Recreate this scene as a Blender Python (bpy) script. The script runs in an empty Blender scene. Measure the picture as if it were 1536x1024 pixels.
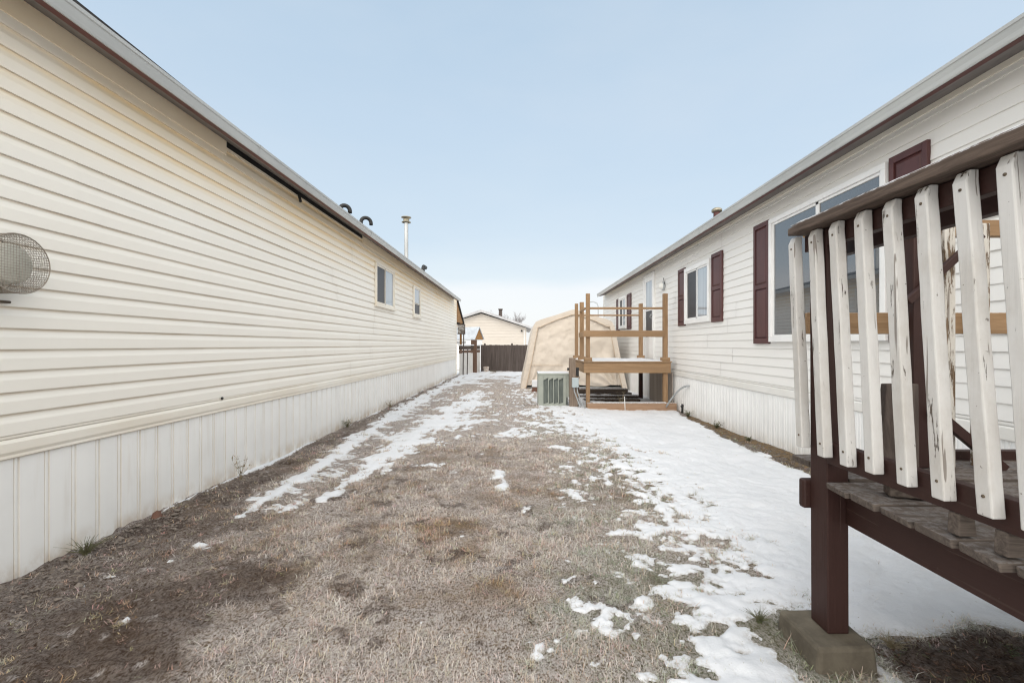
import bpy, math, random
import numpy as np
from mathutils import Vector, Matrix

random.seed(7)
RNG = np.random.default_rng(11)
scene = bpy.context.scene
COL = scene.collection
R = math.radians
EYE = 1.22
F = 683.0
VX, VY = 780.0, 517.0        # vanishing point of both houses in the 1536x1024 photo

# ------------------------------------------------------------------ helpers
def lin(r, g, b):
    def f(c):
        c /= 255.0
        return c / 12.92 if c <= 0.04045 else ((c + 0.055) / 1.055) ** 2.4
    return (f(r), f(g), f(b))

def tag(o, label=None, cat=None, group=None, kind=None):
    if label: o["label"] = label
    if cat: o["category"] = cat
    if group: o["group"] = group
    if kind: o["kind"] = kind
    return o

def empty(name, loc=(0, 0, 0), label=None, cat=None, group=None):
    o = bpy.data.objects.new(name, None)
    o.empty_display_size = 0.2
    o.location = loc
    COL.objects.link(o)
    return tag(o, label, cat, group)

def wloc(o):
    v = Vector((0, 0, 0))
    while o is not None:
        v += o.location
        o = o.parent
    return v

class MB:
    """collects geometry in world coordinates and links it as one mesh object"""
    def __init__(s):
        s.v = []; s.f = []; s.sm = []
    def add(s, vs, fs, smooth=False):
        n = len(s.v)
        s.v += [tuple(p) for p in vs]
        s.f += [tuple(i + n for i in f) for f in fs]
        s.sm += [smooth] * len(fs)
        return s
    def box(s, x0, x1, y0, y1, z0, z1):
        x0, x1 = min(x0, x1), max(x0, x1); y0, y1 = min(y0, y1), max(y0, y1); z0, z1 = min(z0, z1), max(z0, z1)
        return s.add([(x0, y0, z0), (x1, y0, z0), (x1, y1, z0), (x0, y1, z0), (x0, y0, z1), (x1, y0, z1), (x1, y1, z1), (x0, y1, z1)],
                     [(0, 3, 2, 1), (4, 5, 6, 7), (0, 1, 5, 4), (1, 2, 6, 5), (2, 3, 7, 6), (3, 0, 4, 7)])
    def hexa(s, b, t):
        """b, t: 4 bottom and 4 top points, counter-clockwise seen from above"""
        return s.add(list(b) + list(t), [(0, 3, 2, 1), (4, 5, 6, 7), (0, 1, 5, 4), (1, 2, 6, 5), (2, 3, 7, 6), (3, 0, 4, 7)])
    def bar(s, a, b, w, h, up=(0, 0, 1)):
        a, b = Vector(a), Vector(b); d = (b - a).normalized(); u = Vector(up)
        if abs(d.dot(u)) > .95: u = Vector((0, 1, 0))
        sx = d.cross(u).normalized(); uz = sx.cross(d).normalized()
        P = [a + sx * i * w / 2 + uz * j * h / 2 for i, j in ((-1, -1), (1, -1), (1, 1), (-1, 1))]
        Q = [p + (b - a) for p in P]
        return s.add(P + Q, [(3, 2, 1, 0), (4, 5, 6, 7), (0, 1, 5, 4), (1, 2, 6, 5), (2, 3, 7, 6), (3, 0, 4, 7)])
    def tube(s, pts, r, n=8, smooth=True, cap=True):
        pts = [Vector(p) for p in pts]
        rs = r if isinstance(r, (list, tuple)) else [r] * len(pts)
        rings = []; prev = None
        for i, p in enumerate(pts):
            d = (pts[min(i + 1, len(pts) - 1)] - pts[max(i - 1, 0)]).normalized()
            if prev is None:
                u = Vector((0, 0, 1)) if abs(d.z) < .9 else Vector((1, 0, 0))
                sx = d.cross(u).normalized()
            else:
                sx = (prev - d * prev.dot(d)).normalized()
            prev = sx; sy = d.cross(sx)
            rings.append([p + (sx * math.cos(2 * math.pi * k / n) + sy * math.sin(2 * math.pi * k / n)) * rs[i] for k in range(n)])
        vs = [q for rg in rings for q in rg]; fs = []
        for i in range(len(pts) - 1):
            for k in range(n):
                k2 = (k + 1) % n
                fs.append((i * n + k, i * n + k2, (i + 1) * n + k2, (i + 1) * n + k))
        s.add(vs, fs, smooth)
        if cap:
            m = len(s.v)
            base = m - len(vs)
            s.f.append(tuple(base + k for k in reversed(range(n)))); s.sm.append(False)
            s.f.append(tuple(base + (len(pts) - 1) * n + k for k in range(n))); s.sm.append(False)
        return s
    def lathe(s, c, prof, axis='z', n=24, smooth=True):
        """prof: list of (radius, height along axis)"""
        vs = []
        for (r, h) in prof:
            for k in range(n):
                a = 2 * math.pi * k / n
                x, y = r * math.cos(a), r * math.sin(a)
                vs.append((c[0] + x, c[1] + y, c[2] + h) if axis == 'z' else (c[0] + h, c[1] + x, c[2] + y) if axis == 'x' else (c[0] + y, c[1] + h, c[2] + x))
        fs = []
        for i in range(len(prof) - 1):
            for k in range(n):
                k2 = (k + 1) % n
                fs.append((i * n + k, i * n + k2, (i + 1) * n + k2, (i + 1) * n + k))
        return s.add(vs, fs, smooth)
    def strip(s, prof, y0, y1, sub=1, smooth=False):
        """open profile of (x, z) points extruded along Y"""
        n = len(prof); vs = []; fs = []
        for j in range(sub + 1):
            y = y0 + (y1 - y0) * j / sub
            vs += [(x, y, z) for x, z in prof]
        for j in range(sub):
            for i in range(n - 1):
                fs.append((j * n + i, j * n + i + 1, (j + 1) * n + i + 1, (j + 1) * n + i))
        return s.add(vs, fs, smooth)
    def prism(s, prof, y0, y1):
        """closed profile of (x, z) extruded along Y"""
        n = len(prof)
        vs = [(x, y0, z) for x, z in prof] + [(x, y1, z) for x, z in prof]
        fs = [tuple(range(n)), tuple(reversed(range(n, 2 * n)))]
        fs += [(i, i + n, (i + 1) % n + n, (i + 1) % n) for i in range(n)]
        return s.add(vs, fs)
    def jitter(s, a):
        s.v = [(x + random.uniform(-a, a), y + random.uniform(-a, a), z + random.uniform(-a, a)) for x, y, z in s.v]
        return s
    def build(s, name, mat, parent=None, bevel=0, fix=True, loc=None):
        me = bpy.data.meshes.new(name)
        off = wloc(parent) if parent is not None else Vector(loc or (0, 0, 0))
        me.from_pydata([(x - off.x, y - off.y, z - off.z) for x, y, z in s.v], [], s.f)
        me.polygons.foreach_set('use_smooth', s.sm)
        me.materials.append(mat)
        if fix:
            import bmesh
            bm = bmesh.new(); bm.from_mesh(me)
            bmesh.ops.recalc_face_normals(bm, faces=bm.faces)
            bm.to_mesh(me); bm.free()
        me.update()
        o = bpy.data.objects.new(name, me)
        COL.objects.link(o)
        if parent is not None: o.parent = parent
        elif loc is not None: o.location = loc
        if bevel:
            m = o.modifiers.new('bevel', 'BEVEL'); m.width = bevel; m.segments = 2; m.limit_method = 'ANGLE'
        return o

def fast_mesh(name, verts, quads, mat, tris=None, attrs=None, smooth=True):
    """big numpy mesh"""
    me = bpy.data.meshes.new(name)
    nv = len(verts)
    loops = [quads.reshape(-1)] if quads is not None and len(quads) else []
    sizes = [np.full(len(quads), 4, np.int32)] if quads is not None and len(quads) else []
    if tris is not None and len(tris):
        loops.append(tris.reshape(-1)); sizes.append(np.full(len(tris), 3, np.int32))
    loops = np.concatenate(loops).astype(np.int32); sizes = np.concatenate(sizes)
    starts = np.concatenate([[0], np.cumsum(sizes)[:-1]]).astype(np.int32)
    me.vertices.add(nv); me.vertices.foreach_set('co', verts.astype(np.float32).reshape(-1))
    me.loops.add(len(loops)); me.loops.foreach_set('vertex_index', loops)
    me.polygons.add(len(sizes)); me.polygons.foreach_set('loop_start', starts)
    me.polygons.foreach_set('loop_total', sizes)
    me.polygons.foreach_set('use_smooth', np.full(len(sizes), smooth))
    for k, a in (attrs or {}).items():
        if a.ndim == 1:
            at = me.attributes.new(k, 'FLOAT', 'POINT'); at.data.foreach_set('value', a.astype(np.float32))
        else:
            at = me.attributes.new(k, 'FLOAT_COLOR', 'POINT')
            at.data.foreach_set('color', np.concatenate([a, np.ones((len(a), 1))], 1).astype(np.float32).reshape(-1))
    me.update(calc_edges=True); me.validate()
    me.materials.append(mat)
    o = bpy.data.objects.new(name, me); COL.objects.link(o)
    return o

# numpy noise -----------------------------------------------------------------
def _hash(ix, iy, seed):
    h = (ix.astype(np.int64) * 374761393 + iy.astype(np.int64) * 668265263 + seed * 974634777) & 0xffffffff
    h = ((h ^ (h >> 13)) * 1274126177) & 0xffffffff
    h = h ^ (h >> 16)
    return (h & 0xffff) / 65535.0
def vnoise(x, y, seed=0):
    x0 = np.floor(x); y0 = np.floor(y); fx = x - x0; fy = y - y0
    fx = fx * fx * fx * (fx * (fx * 6 - 15) + 10); fy = fy * fy * fy * (fy * (fy * 6 - 15) + 10)
    a = _hash(x0, y0, seed); b = _hash(x0 + 1, y0, seed); c = _hash(x0, y0 + 1, seed); d = _hash(x0 + 1, y0 + 1, seed)
    return (a + (b - a) * fx) * (1 - fy) + (c + (d - c) * fx) * fy
def fbm(x, y, size, seed=0, oct=4, gain=.5):
    """-1..1, feature size in metres"""
    s = 0; amp = 1; tot = 0
    for o in range(oct):
        k = 2 ** o / size
        ca, sa = math.cos(.5 + o), math.sin(.5 + o)
        s = s + amp * (vnoise((x * ca - y * sa) * k + 17.3 * o, (x * sa + y * ca) * k - 9.1 * o, seed + o) * 2 - 1)
        tot += amp; amp *= gain
    return s / tot * 1.6
def sst(a, b, x):
    t = np.clip((x - a) / (b - a), 0, 1)
    return t * t * (3 - 2 * t)

# ------------------------------------------------------------------ materials
class NT:
    def __init__(s, name):
        m = bpy.data.materials.new(name); m.use_nodes = True
        s.m = m; s.t = m.node_tree; s.N = s.t.nodes; s.L = s.t.links
        s.b = s.N['Principled BSDF']
        s._pos = None
    def n(s, typ, **kw):
        nd = s.N.new(typ)
        for k, v in kw.items(): setattr(nd, k, v)
        return nd
    def link(s, a, b): s.L.new(a, b)
    def val(s, sock, v):
        if hasattr(v, 'is_linked') or isinstance(v, bpy.types.NodeSocket): s.L.new(v, sock)
        else: sock.default_value = v
    def pos(s):
        if s._pos is None: s._pos = s.n('ShaderNodeNewGeometry').outputs['Position']
        return s._pos
    def noise(s, scale, stretch=(1, 1, 1), detail=5, rough=.6, dist=0):
        mp = s.n('ShaderNodeMapping'); mp.inputs['Scale'].default_value = stretch
        s.link(s.pos(), mp.inputs['Vector'])
        nz = s.n('ShaderNodeTexNoise'); nz.inputs['Scale'].default_value = scale
        nz.inputs['Detail'].default_value = detail; nz.inputs['Roughness'].default_value = rough
        nz.inputs['Distortion'].default_value = dist
        s.link(mp.outputs[0], nz.inputs['Vector'])
        return nz.outputs['Fac']
    def rng(s, v, a, b, c=0.0, d=1.0, smooth=True):
        mr = s.n('ShaderNodeMapRange')
        if smooth: mr.interpolation_type = 'SMOOTHSTEP'
        s.link(v, mr.inputs['Value'])
        for k, x in zip(('From Min', 'From Max', 'To Min', 'To Max'), (a, b, c, d)): mr.inputs[k].default_value = x
        return mr.outputs[0]
    def math(s, op, a, b=0.0, c=0.0):
        m = s.n('ShaderNodeMath', operation=op)
        s.val(m.inputs[0], a); s.val(m.inputs[1], b)
        if op in ('MULTIPLY_ADD',): s.val(m.inputs[2], c)
        return m.outputs[0]
    def mix(s, fac, a, b, blend='MIX'):
        m = s.n('ShaderNodeMix', data_type='RGBA', blend_type=blend)
        s.val(m.inputs[0], fac)
        for sk, v in ((m.inputs[6], a), (m.inputs[7], b)):
            if isinstance(v, tuple): sk.default_value = (*v[:3], 1)
            else: s.link(v, sk)
        return m.outputs[2]
    def attr(s, name, out='Fac'):
        a = s.n('ShaderNodeAttribute', attribute_name=name)
        return a.outputs[out]
    def base(s, v):
        if isinstance(v, tuple): s.b.inputs['Base Color'].default_value = (*v, 1)
        else: s.link(v, s.b.inputs['Base Color'])
    def bump(s, h, strength=.3, dist=.01):
        bp = s.n('ShaderNodeBump'); bp.inputs['Strength'].default_value = strength; bp.inputs['Distance'].default_value = dist
        s.link(h, bp.inputs['Height']); s.link(bp.outputs[0], s.b.inputs['Normal'])
    def set(s, rough=.6, metal=0, spec=.5, ior=None, trans=0):
        s.b.inputs['Roughness'].default_value = rough; s.b.inputs['Metallic'].default_value = metal
        s.b.inputs['Specular IOR Level'].default_value = spec
        if ior: s.b.inputs['IOR'].default_value = ior
        if trans: s.b.inputs['Transmission Weight'].default_value = trans
        return s

def simple(name, col, col2=None, rough=.6, scale=6, stretch=(1, 1, 1), bump=.15, metal=0, bscale=None, lo=.35, hi=.7, spec=.4):
    t = NT(name).set(rough, metal, spec)
    n = t.noise(scale, stretch)
    t.base(t.mix(t.rng(n, lo, hi), col, col2 or tuple(c * .75 for c in col)))
    if bump: t.bump(t.noise(bscale or scale * 4, stretch), bump, .004)
    return t.m

def wood(name, c1, c2, axis='z', rough=.75, knots=None, bump=.35, fine=60, spec=.25, c3=None, frost=0):
    st = {'x': (.06, 1, 1), 'y': (1, .06, 1), 'z': (1, 1, .06)}[axis]
    t = NT(name).set(rough, 0, spec)
    g = t.noise(fine, st, 4, .65, .6)
    big = t.noise(5, st, 3)
    c = t.mix(t.rng(g, .32, .68), c1, c2)
    c = t.mix(t.rng(big, .45, .75), c, c3 or tuple(x * .7 for x in c1))
    if frost:
        fr = t.math('MULTIPLY', t.rng(t.noise(40, (1, 1, 1), 6, .7), .42, .62), frost)
        nz = t.n('ShaderNodeSeparateXYZ'); t.link(t.n('ShaderNodeNewGeometry').outputs['Normal'], nz.inputs[0])
        fr = t.math('MULTIPLY', fr, t.rng(nz.outputs[2], .3, .9))
        c = t.mix(fr, c, (.68, .70, .73))
    t.base(c)
    t.bump(g, bump, .003)
    return t.m

def painted_wood(name, paint, under, axis='z', lo=.60, hi=.63, rough=.5, worn=1.0):
    st = {'x': (.12, 1, 1), 'y': (1, .12, 1), 'z': (1, 1, .12)}[axis]
    st2 = {'x': (.03, 1, 1), 'y': (1, .03, 1), 'z': (1, 1, .03)}[axis]
    t = NT(name).set(rough, 0, .3)
    chips = t.noise(30, st, 8, .75, .4)
    fine = t.noise(110, st2, 5, .65)
    crack = t.noise(42, st2, 3, .5, .3)
    dirt = t.noise(4.5, (1, 1, .6), 7, .7)
    pc = t.mix(t.rng(dirt, .38, .72, 0, .75), paint, tuple(c * k for c, k in zip(paint, (.74, .70, .65))))
    pc = t.mix(t.rng(fine, .50, .75, 0, .35), pc, tuple(c * .72 for c in paint))
    pc = t.mix(t.rng(crack, .655, .675, 0, .7 * worn), pc, (.12, .09, .07))
    pc = t.mix(t.rng(t.noise(55, (1, 1, 1), 2), .72, .76, 0, .7 * worn), pc, (.12, .09, .07))
    uc = t.mix(t.rng(fine, .35, .65), under, tuple(c * .5 for c in under))
    # wear gathers on the arrises
    ed = t.n('ShaderNodeNewGeometry').outputs['Pointiness']
    m = t.rng(t.math('ADD', chips, t.rng(ed, .51, .60, 0, .055 * worn)), lo, hi)
    t.base(t.mix(m, pc, uc))
    h = t.math('ADD', t.math('MULTIPLY', m, -.6), t.math('MULTIPLY', fine, .7))
    h = t.math('ADD', h, t.math('MULTIPLY', t.rng(crack, .655, .675), -.6))
    t.bump(h, .6, .002)
    return t.m

def siding_mat(name, base, dirt, z0, pitch, yellow_tint=None, dirt_shade_amt=.5, streak=.12):
    t = NT(name).set(.42, 0, .4)
    sp = t.n('ShaderNodeSeparateXYZ'); t.link(t.pos(), sp.inputs[0])
    z = sp.outputs[2]
    n = t.noise(1.3, (1, .5, 1), 4)
    c = t.mix(t.rng(n, .3, .75), base, tuple(x * k for x, k in zip(base, (.97, .965, .955))))
    g = t.noise(9, (1, 1, .12), 5, .6)
    c = t.mix(t.rng(g, .58, .85, 0, streak), c, dirt)
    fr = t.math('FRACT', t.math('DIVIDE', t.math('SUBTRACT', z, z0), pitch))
    line = t.rng(fr, .80, .97)  # dirt plus painted lip shade along the top of each course
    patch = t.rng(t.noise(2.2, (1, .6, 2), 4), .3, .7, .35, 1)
    c = t.mix(t.math('MULTIPLY', t.math('MULTIPLY', line, patch), dirt_shade_amt), c, dirt)
    if yellow_tint:  # yellow tint, stronger towards the wall top and broken up by noise
        col, za, zb, amt = yellow_tint
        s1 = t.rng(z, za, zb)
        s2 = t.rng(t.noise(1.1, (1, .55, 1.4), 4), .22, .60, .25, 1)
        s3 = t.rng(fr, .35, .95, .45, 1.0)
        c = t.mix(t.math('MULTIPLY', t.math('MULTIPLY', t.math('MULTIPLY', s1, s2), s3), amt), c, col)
    t.base(c)
    h = t.math('ADD', t.math('MULTIPLY', t.noise(1.6, (1, .7, 1), 2), 1.0), t.math('MULTIPLY', t.noise(220, (1, .08, 1), 2), .02))
    t.bump(h, .10, .02)
    return t.m

MT = {}
Z0L, PITCH = .756, .11
Z0R = .735
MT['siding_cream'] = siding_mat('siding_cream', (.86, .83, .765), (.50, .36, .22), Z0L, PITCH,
                                yellow_tint=((.90, .68, .36), 2.15, 2.9, .85), dirt_shade_amt=.55)
MT['siding_white'] = siding_mat('siding_white', (.81, .80, .775), (.42, .35, .27), Z0R, PITCH, dirt_shade_amt=.10, streak=.04)
def skirt_mat(name, base, dirt, lines=None, grime=.75):
    t = NT(name).set(.5, 0, .35)
    sp = t.n('ShaderNodeSeparateXYZ'); t.link(t.pos(), sp.inputs[0])
    low = t.rng(sp.outputs[2], .16, -.02)
    lown = t.math('MULTIPLY', low, t.rng(t.noise(7, (1, 1, .6), 5, .65), .35, .65, .1 * grime, grime))
    c = t.mix(t.rng(t.noise(2, (1, 1, 1), 4), .35, .75), base, tuple(x * .93 for x in base))
    c = t.mix(t.rng(t.noise(14, (1, 1, .08), 5, .6), .52, .8, 0, .3 * grime), c, dirt)
    if lines:
        y0_, p_, amt = lines
        fr = t.math('FRACT', t.math('DIVIDE', t.math('SUBTRACT', sp.outputs[1], y0_), p_))
        ln = t.rng(t.math('ABSOLUTE', t.math('SUBTRACT', t.math('ABSOLUTE', t.math('SUBTRACT', fr, .078)), .078)), .034, .012)
        ln = t.math('MULTIPLY', ln, t.rng(t.noise(3, (1, 1, .5), 4), .3, .6, .45, 1))
        c = t.mix(t.math('MULTIPLY', ln, amt), c, dirt)
    c = t.mix(lown, c, dirt)
    t.base(c); t.bump(t.noise(1.5, (1, 1, 1), 2), .08, .02)
    return t.m
MT['skirt_left'] = skirt_mat('skirt_left', (.86, .86, .845), (.46, .36, .25), (-1.6, .1525, .48))
MT['skirt_right'] = skirt_mat('skirt_right', (.84, .84, .83), (.52, .46, .38), None, .35)
MT['trim_white'] = simple('trim_white', (.78, .77, .74), (.70, .68, .63), .45, 3, (1, .3, 1), .03)
MT['trim_cream'] = simple('trim_cream', (.82, .785, .71), (.76, .70, .60), .45, 3, (1, .3, 1), .03)
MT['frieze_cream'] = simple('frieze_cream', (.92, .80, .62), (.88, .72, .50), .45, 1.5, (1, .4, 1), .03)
MT['upvc'] = simple('upvc', (.83, .83, .82), (.78, .78, .77), .3, 4, bump=.02)
MT['gutter'] = simple('gutter', (.45, .46, .45), (.38, .39, .385), .38, 5, (1, .15, 1), .04)
MT['maroon_trim'] = simple('maroon_trim', (.13, .040, .036), (.09, .030, .028), .5, 4, (1, .2, 1), .1)
MT['soffit'] = simple('soffit', (.20, .18, .17), (.15, .135, .13), .7, 8, (1, .3, 1), .2)
MT['dark_gap'] = simple('dark_gap', (.022, .020, .018), (.012, .011, .010), .9, 9, bump=.3)
MT['shingle'] = simple('shingle', (.055, .052, .052), (.025, .024, .025), .95, 30, bump=.8)
MT['shutter'] = simple('shutter', (.095, .036, .035), (.074, .029, .029), .45, 8, (1, 1, .3), .08)
MT['brown_paint'] = painted_wood('brown_paint', (.041, .018, .015), (.09, .065, .05), 'z', .70, .74, .55, .3)
MT['brown_paint_y'] = painted_wood('brown_paint_y', (.041, .018, .015), (.09, .065, .05), 'y', .69, .74, .55, .3)
MT['white_paint'] = painted_wood('white_paint', (.62, .61, .595), (.13, .105, .085), 'z', .63, .65, .55)
MT['peel_paint'] = painted_wood('peel_paint', (.60, .575, .53), (.20, .135, .085), 'z', .57, .60, .6)
MT['grey_wood_y'] = wood('grey_wood_y', (.155, .115, .092), (.070, .050, .041), 'y', .85, bump=.8, fine=70, frost=.6)
MT['grey_wood_x'] = wood('grey_wood_x', (.145, .118, .10), (.075, .060, .052), 'x', .85, bump=.8, fine=70, frost=.14, c3=(.10, .08, .068))
MT['grey_wood_z'] = wood('grey_wood_z', (.27, .21, .165), (.17, .13, .10), 'z', .85, bump=.6, fine=60)
MT['old_board'] = wood('old_board', (.115, .092, .08), (.07, .055, .048), 'z', .9, bump=.7, fine=50)
MT['treated_x'] = wood('treated_x', (.36, .235, .135), (.26, .16, .085), 'x', .7, fine=45, frost=.8)
MT['treated_y'] = wood('treated_y', (.36, .235, .135), (.26, .16, .085), 'y', .7, fine=45, frost=.5)
MT['treated_z'] = wood('treated_z', (.35, .225, .13), (.25, .155, .082), 'z', .7, fine=45)
MT['timber'] = wood('timber', (.38, .25, .165), (.29, .185, .12), 'x', .8, fine=50, frost=.9)
MT['grey_tan'] = wood('grey_tan', (.42, .37, .33), (.33, .29, .255), 'z', .85, fine=14)
MT['dark_wood'] = wood('dark_wood', (.10, .080, .072), (.062, .050, .045), 'z', .85, fine=30, c3=(.13, .108, .098))
MT['dark_wood_x'] = wood('dark_wood_x', (.10, .075, .06), (.05, .038, .03), 'x', .85, fine=30, frost=.8)
MT['brown_wood'] = wood('brown_wood', (.17, .105, .075), (.115, .07, .05), 'z', .8, fine=30)
MT['gable_wood'] = wood('gable_wood', (.33, .18, .07), (.24, .12, .045), 'y', .75, fine=20)
MT['block'] = simple('block', (.150, .130, .098), (.085, .072, .054), .95, 7, bump=.7, bscale=60)
MT['ac_metal'] = simple('ac_metal', (.36, .385, .34), (.31, .335, .30), .5, 6, bump=.03)
MT['ac_coil'] = simple('ac_coil', (.16, .18, .165), (.10, .115, .105), .7, 40, (1, 1, .1), .4)
MT['box_grey'] = simple('box_grey', (.42, .48, .50), (.37, .43, .45), .4, 6, bump=.03)
MT['conduit'] = simple('conduit', (.40, .42, .43), (.33, .35, .36), .45, 9, bump=.05)
MT['black'] = simple('black', (.018, .018, .018), (.03, .03, .03), .55, 9, bump=.1)
MT['galv'] = simple('galv', (.52, .53, .53), (.42, .43, .43), .35, 7, (1, 1, .3), .08, metal=.7)
MT['brass'] = simple('brass_cap', (.38, .35, .28), (.30, .27, .2), .4, 9, bump=.08, metal=.6)
MT['wire'] = simple('wire', (.38, .34, .29), (.24, .19, .15), .55, 30, bump=.2, metal=.5)
MT['hood'] = simple('hood', (.56, .55, .49), (.48, .47, .41), .5, 9, bump=.06)
MT['hood_dark'] = simple('hood_dark', (.12, .09, .06), (.06, .045, .03), .7, 12, bump=.3)
MT['red_brick'] = simple('red_brick', (.20, .105, .075), (.14, .075, .055), .9, 20, bump=.5)
MT['bucket'] = simple('bucket', (.55, .50, .45), (.32, .22, .17), .7, 12, bump=.2)
MT['far_siding'] = simple('far_siding', (.60, .55, .49), (.56, .51, .45), .6, 5, (.2, 1, 1), .05)
MT['far_roof'] = simple('far_roof', (.50, .50, .51), (.40, .40, .41), .8, 3, bump=.2)
MT['shed_roof'] = simple('shed_roof', (.50, .54, .58), (.38, .41, .45), .7, 4, bump=.2)
MT['bark'] = simple('bark', (.33, .31, .31), (.24, .22, .22), .9, 12, bump=.4)
MT['weed'] = simple('weed', (.30, .24, .16), (.20, .17, .10), .8, 30, bump=.1)
MT['weed_green'] = simple('weed_green', (.10, .115, .055), (.17, .15, .085), .8, 30, bump=.1)
MT['stone'] = simple('stone', (.24, .205, .175), (.14, .115, .095), .9, 25, bump=.4)
MT['leaf'] = simple('leaf_litter', (.22, .15, .08), (.12, .085, .05), .85, 30, bump=.2)
MT['far_white'] = simple('far_white', (.62, .60, .57), (.54, .52, .49), .6, 4, bump=.05)
MT['soil'] = simple('soil', (.10, .062, .045), (.055, .034, .026), .95, 40, bump=.4)
MT['sign'] = simple('sign_board', (.36, .345, .33), (.13, .115, .105), .8, 9, bump=.2, lo=.48, hi=.52)

def glass_mat(name, tint, sky_tone=None):
    t = NT(name).set(.02, 0, .5, 2.5)
    if sky_tone:
        w = t.noise(26, (1, 1, .02), 2)
        t.base(t.mix(t.rng(w, .35, .65), sky_tone, tuple(c * .8 for c in sky_tone)))
    else:
        t.base(tint)
    h = t.noise(1.1, (1, 1, 1), 1)
    t.bump(h, .025, .05)
    return t.m
MT['glass'] = glass_mat('glass', (.045, .055, .068))
MT['glass_sky'] = glass_mat('glass_sky', (.1, .1, .1), (.34, .40, .46))  # pale blue-grey base with upright bands: sky reflection painted into the pane
MT['glass_screen'] = simple('glass_screen', (.040, .041, .048), (.030, .031, .037), .4, 5, bump=.02, spec=.3)
MT['lamp_glass'] = simple('lamp_glass', (.80, .80, .77), (.74, .74, .7), .3, 5, bump=.02)

def tarp_mat():
    t = NT('tarp').set(.5, 0, .35)
    n = t.noise(2.4, (1, 1, 1), 5)
    c = t.mix(t.rng(n, .3, .75), (.70, .625, .54), (.64, .565, .48))
    t.base(c)
    h = t.math('ADD', t.noise(3.0, (1, 1, 1.4), 3, .5, 1.2), t.math('MULTIPLY', t.noise(14, (1, 1, 1), 3, .5, .8), .2))
    t.bump(h, .25, .05)
    return t.m
MT['tarp'] = tarp_mat()
MT['tarp_seam'] = simple('tarp_seam', (.58, .45, .32), (.50, .38, .26), .6, 10, bump=.05)

def snow_mat():
    t = NT('snow').set(.6, 0, .3)
    n = t.noise(1.7, (1, 1, 1), 5)
    c = t.mix(t.rng(n, .35, .7), (.745, .76, .79), (.68, .70, .73))
    thin = t.rng(t.attr('depth'), .75, .02, 0, .8)
    dirt = t.math('MULTIPLY', thin, t.rng(t.noise(75, (1, 1, 1), 5, .75), .40, .60))
    c = t.mix(dirt, c, (.30, .25, .19))
    speck = t.rng(t.noise(48, (1, 1, 1), 2, .5), .735, .76, 0, .7)
    c = t.mix(speck, c, (.33, .28, .22))
    t.base(c)
    h = t.math('ADD', t.noise(24, (1, 1, 1), 6, .65), t.math('MULTIPLY', t.noise(140, (1, 1, 1), 3, .6), .25))
    t.bump(h, .45, .012)
    t.b.inputs['Subsurface Weight'].default_value = 0.0
    return t.m
MT['snow'] = snow_mat()
MT['snow_plain'] = simple('snow_plain', (.76, .77, .79), (.70, .715, .735), .6, 6, bump=.5, bscale=30)

def ground_mat():
    t = NT('ground').set(.95, 0, .15)
    soil = t.attr('soil'); frost = t.attr('frost'); green = t.attr('green')
    n1 = t.noise(7, (1, 1, 1), 7, .7); n2 = t.noise(55, (1, 1, 1), 6, .75); n3 = t.noise(160, (1, .45, 1), 4, .7)
    dirtc = t.mix(t.rng(n2, .35, .68), (.045, .026, .018), (.100, .066, .047))
    dirtc = t.mix(t.rng(n1, .45, .75, 0, .6), dirtc, (.125, .096, .079))
    litter = t.mix(t.rng(n3, .36, .64), (.080, .055, .039), (.31, .23, .165))
    litter = t.mix(t.rng(n1, .38, .68, 0, .55), litter, (.25, .165, .085))
    litter = t.mix(t.math('MULTIPLY', green, .75), litter, (.10, .115, .055))
    c = t.mix(soil, litter, dirtc)
    fmask = t.math('MULTIPLY', frost, t.rng(t.math('ADD', t.math('MULTIPLY', n3, .55), t.math('MULTIPLY', n2, .45)), .40, .58))
    c = t.mix(t.math('MULTIPLY', fmask, .85), c, (.68, .64, .62))
    t.base(c)
    h = t.math('ADD', t.math('MULTIPLY', n2, .9), t.math('MULTIPLY', n3, .7))
    t.bump(h, .9, .02)
    return t.m
MT['ground'] = ground_mat()

def far_ground_mat():
    t = NT('far_ground').set(.9, 0, .2)
    n = t.noise(.35, (1, 1, 1), 6, .65); n2 = t.noise(9, (1, 1, 1), 6, .7)
    lit = t.mix(t.rng(n2, .35, .65), (.16, .12, .08), (.34, .29, .24))
    t.base(t.mix(t.rng(n, .40, .52), lit, (.78, .80, .82)))
    t.bump(n2, .6, .03)
    return t.m
MT['far_ground'] = far_ground_mat()

def blade_mat():
    t = NT('grass_blade').set(.75, 0, .2)
    t.base(t.attr('col', 'Color'))
    return t.m
MT['blade'] = blade_mat()

# ------------------------------------------------------------------ ground
def H(x, y):
    g = -.075 * sst(3.5, 9.0, y) * sst(.2, 2.4, x) - .03 * sst(8, 16, y) * sst(-1.5, -2.6, x)
    g = g + .016 * fbm(x, y, 1.6, 3, 3) + .010 * fbm(x, y, .20, 4, 4)
    # wheel ruts
    rut = np.exp(-((x + 1.86) / .16) ** 2) * sst(2.6, 4.0, y)
    rut2 = np.exp(-((x + .22) / .17) ** 2) * sst(4.5, 6.5, y)
    g = g - .018 * rut - .014 * rut2
    return g

XB_Y = [0, 1.64, 1.75, 2.02, 2.23, 2.45, 2.75, 3.3, 4.1, 5.1, 6.3, 7.7, 9.4, 12, 25]
XB_X = [.45, .50, .52, .66, .56, .74, .80, .80, .76, .70, .50, .26, .10, .05, 0]

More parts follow.
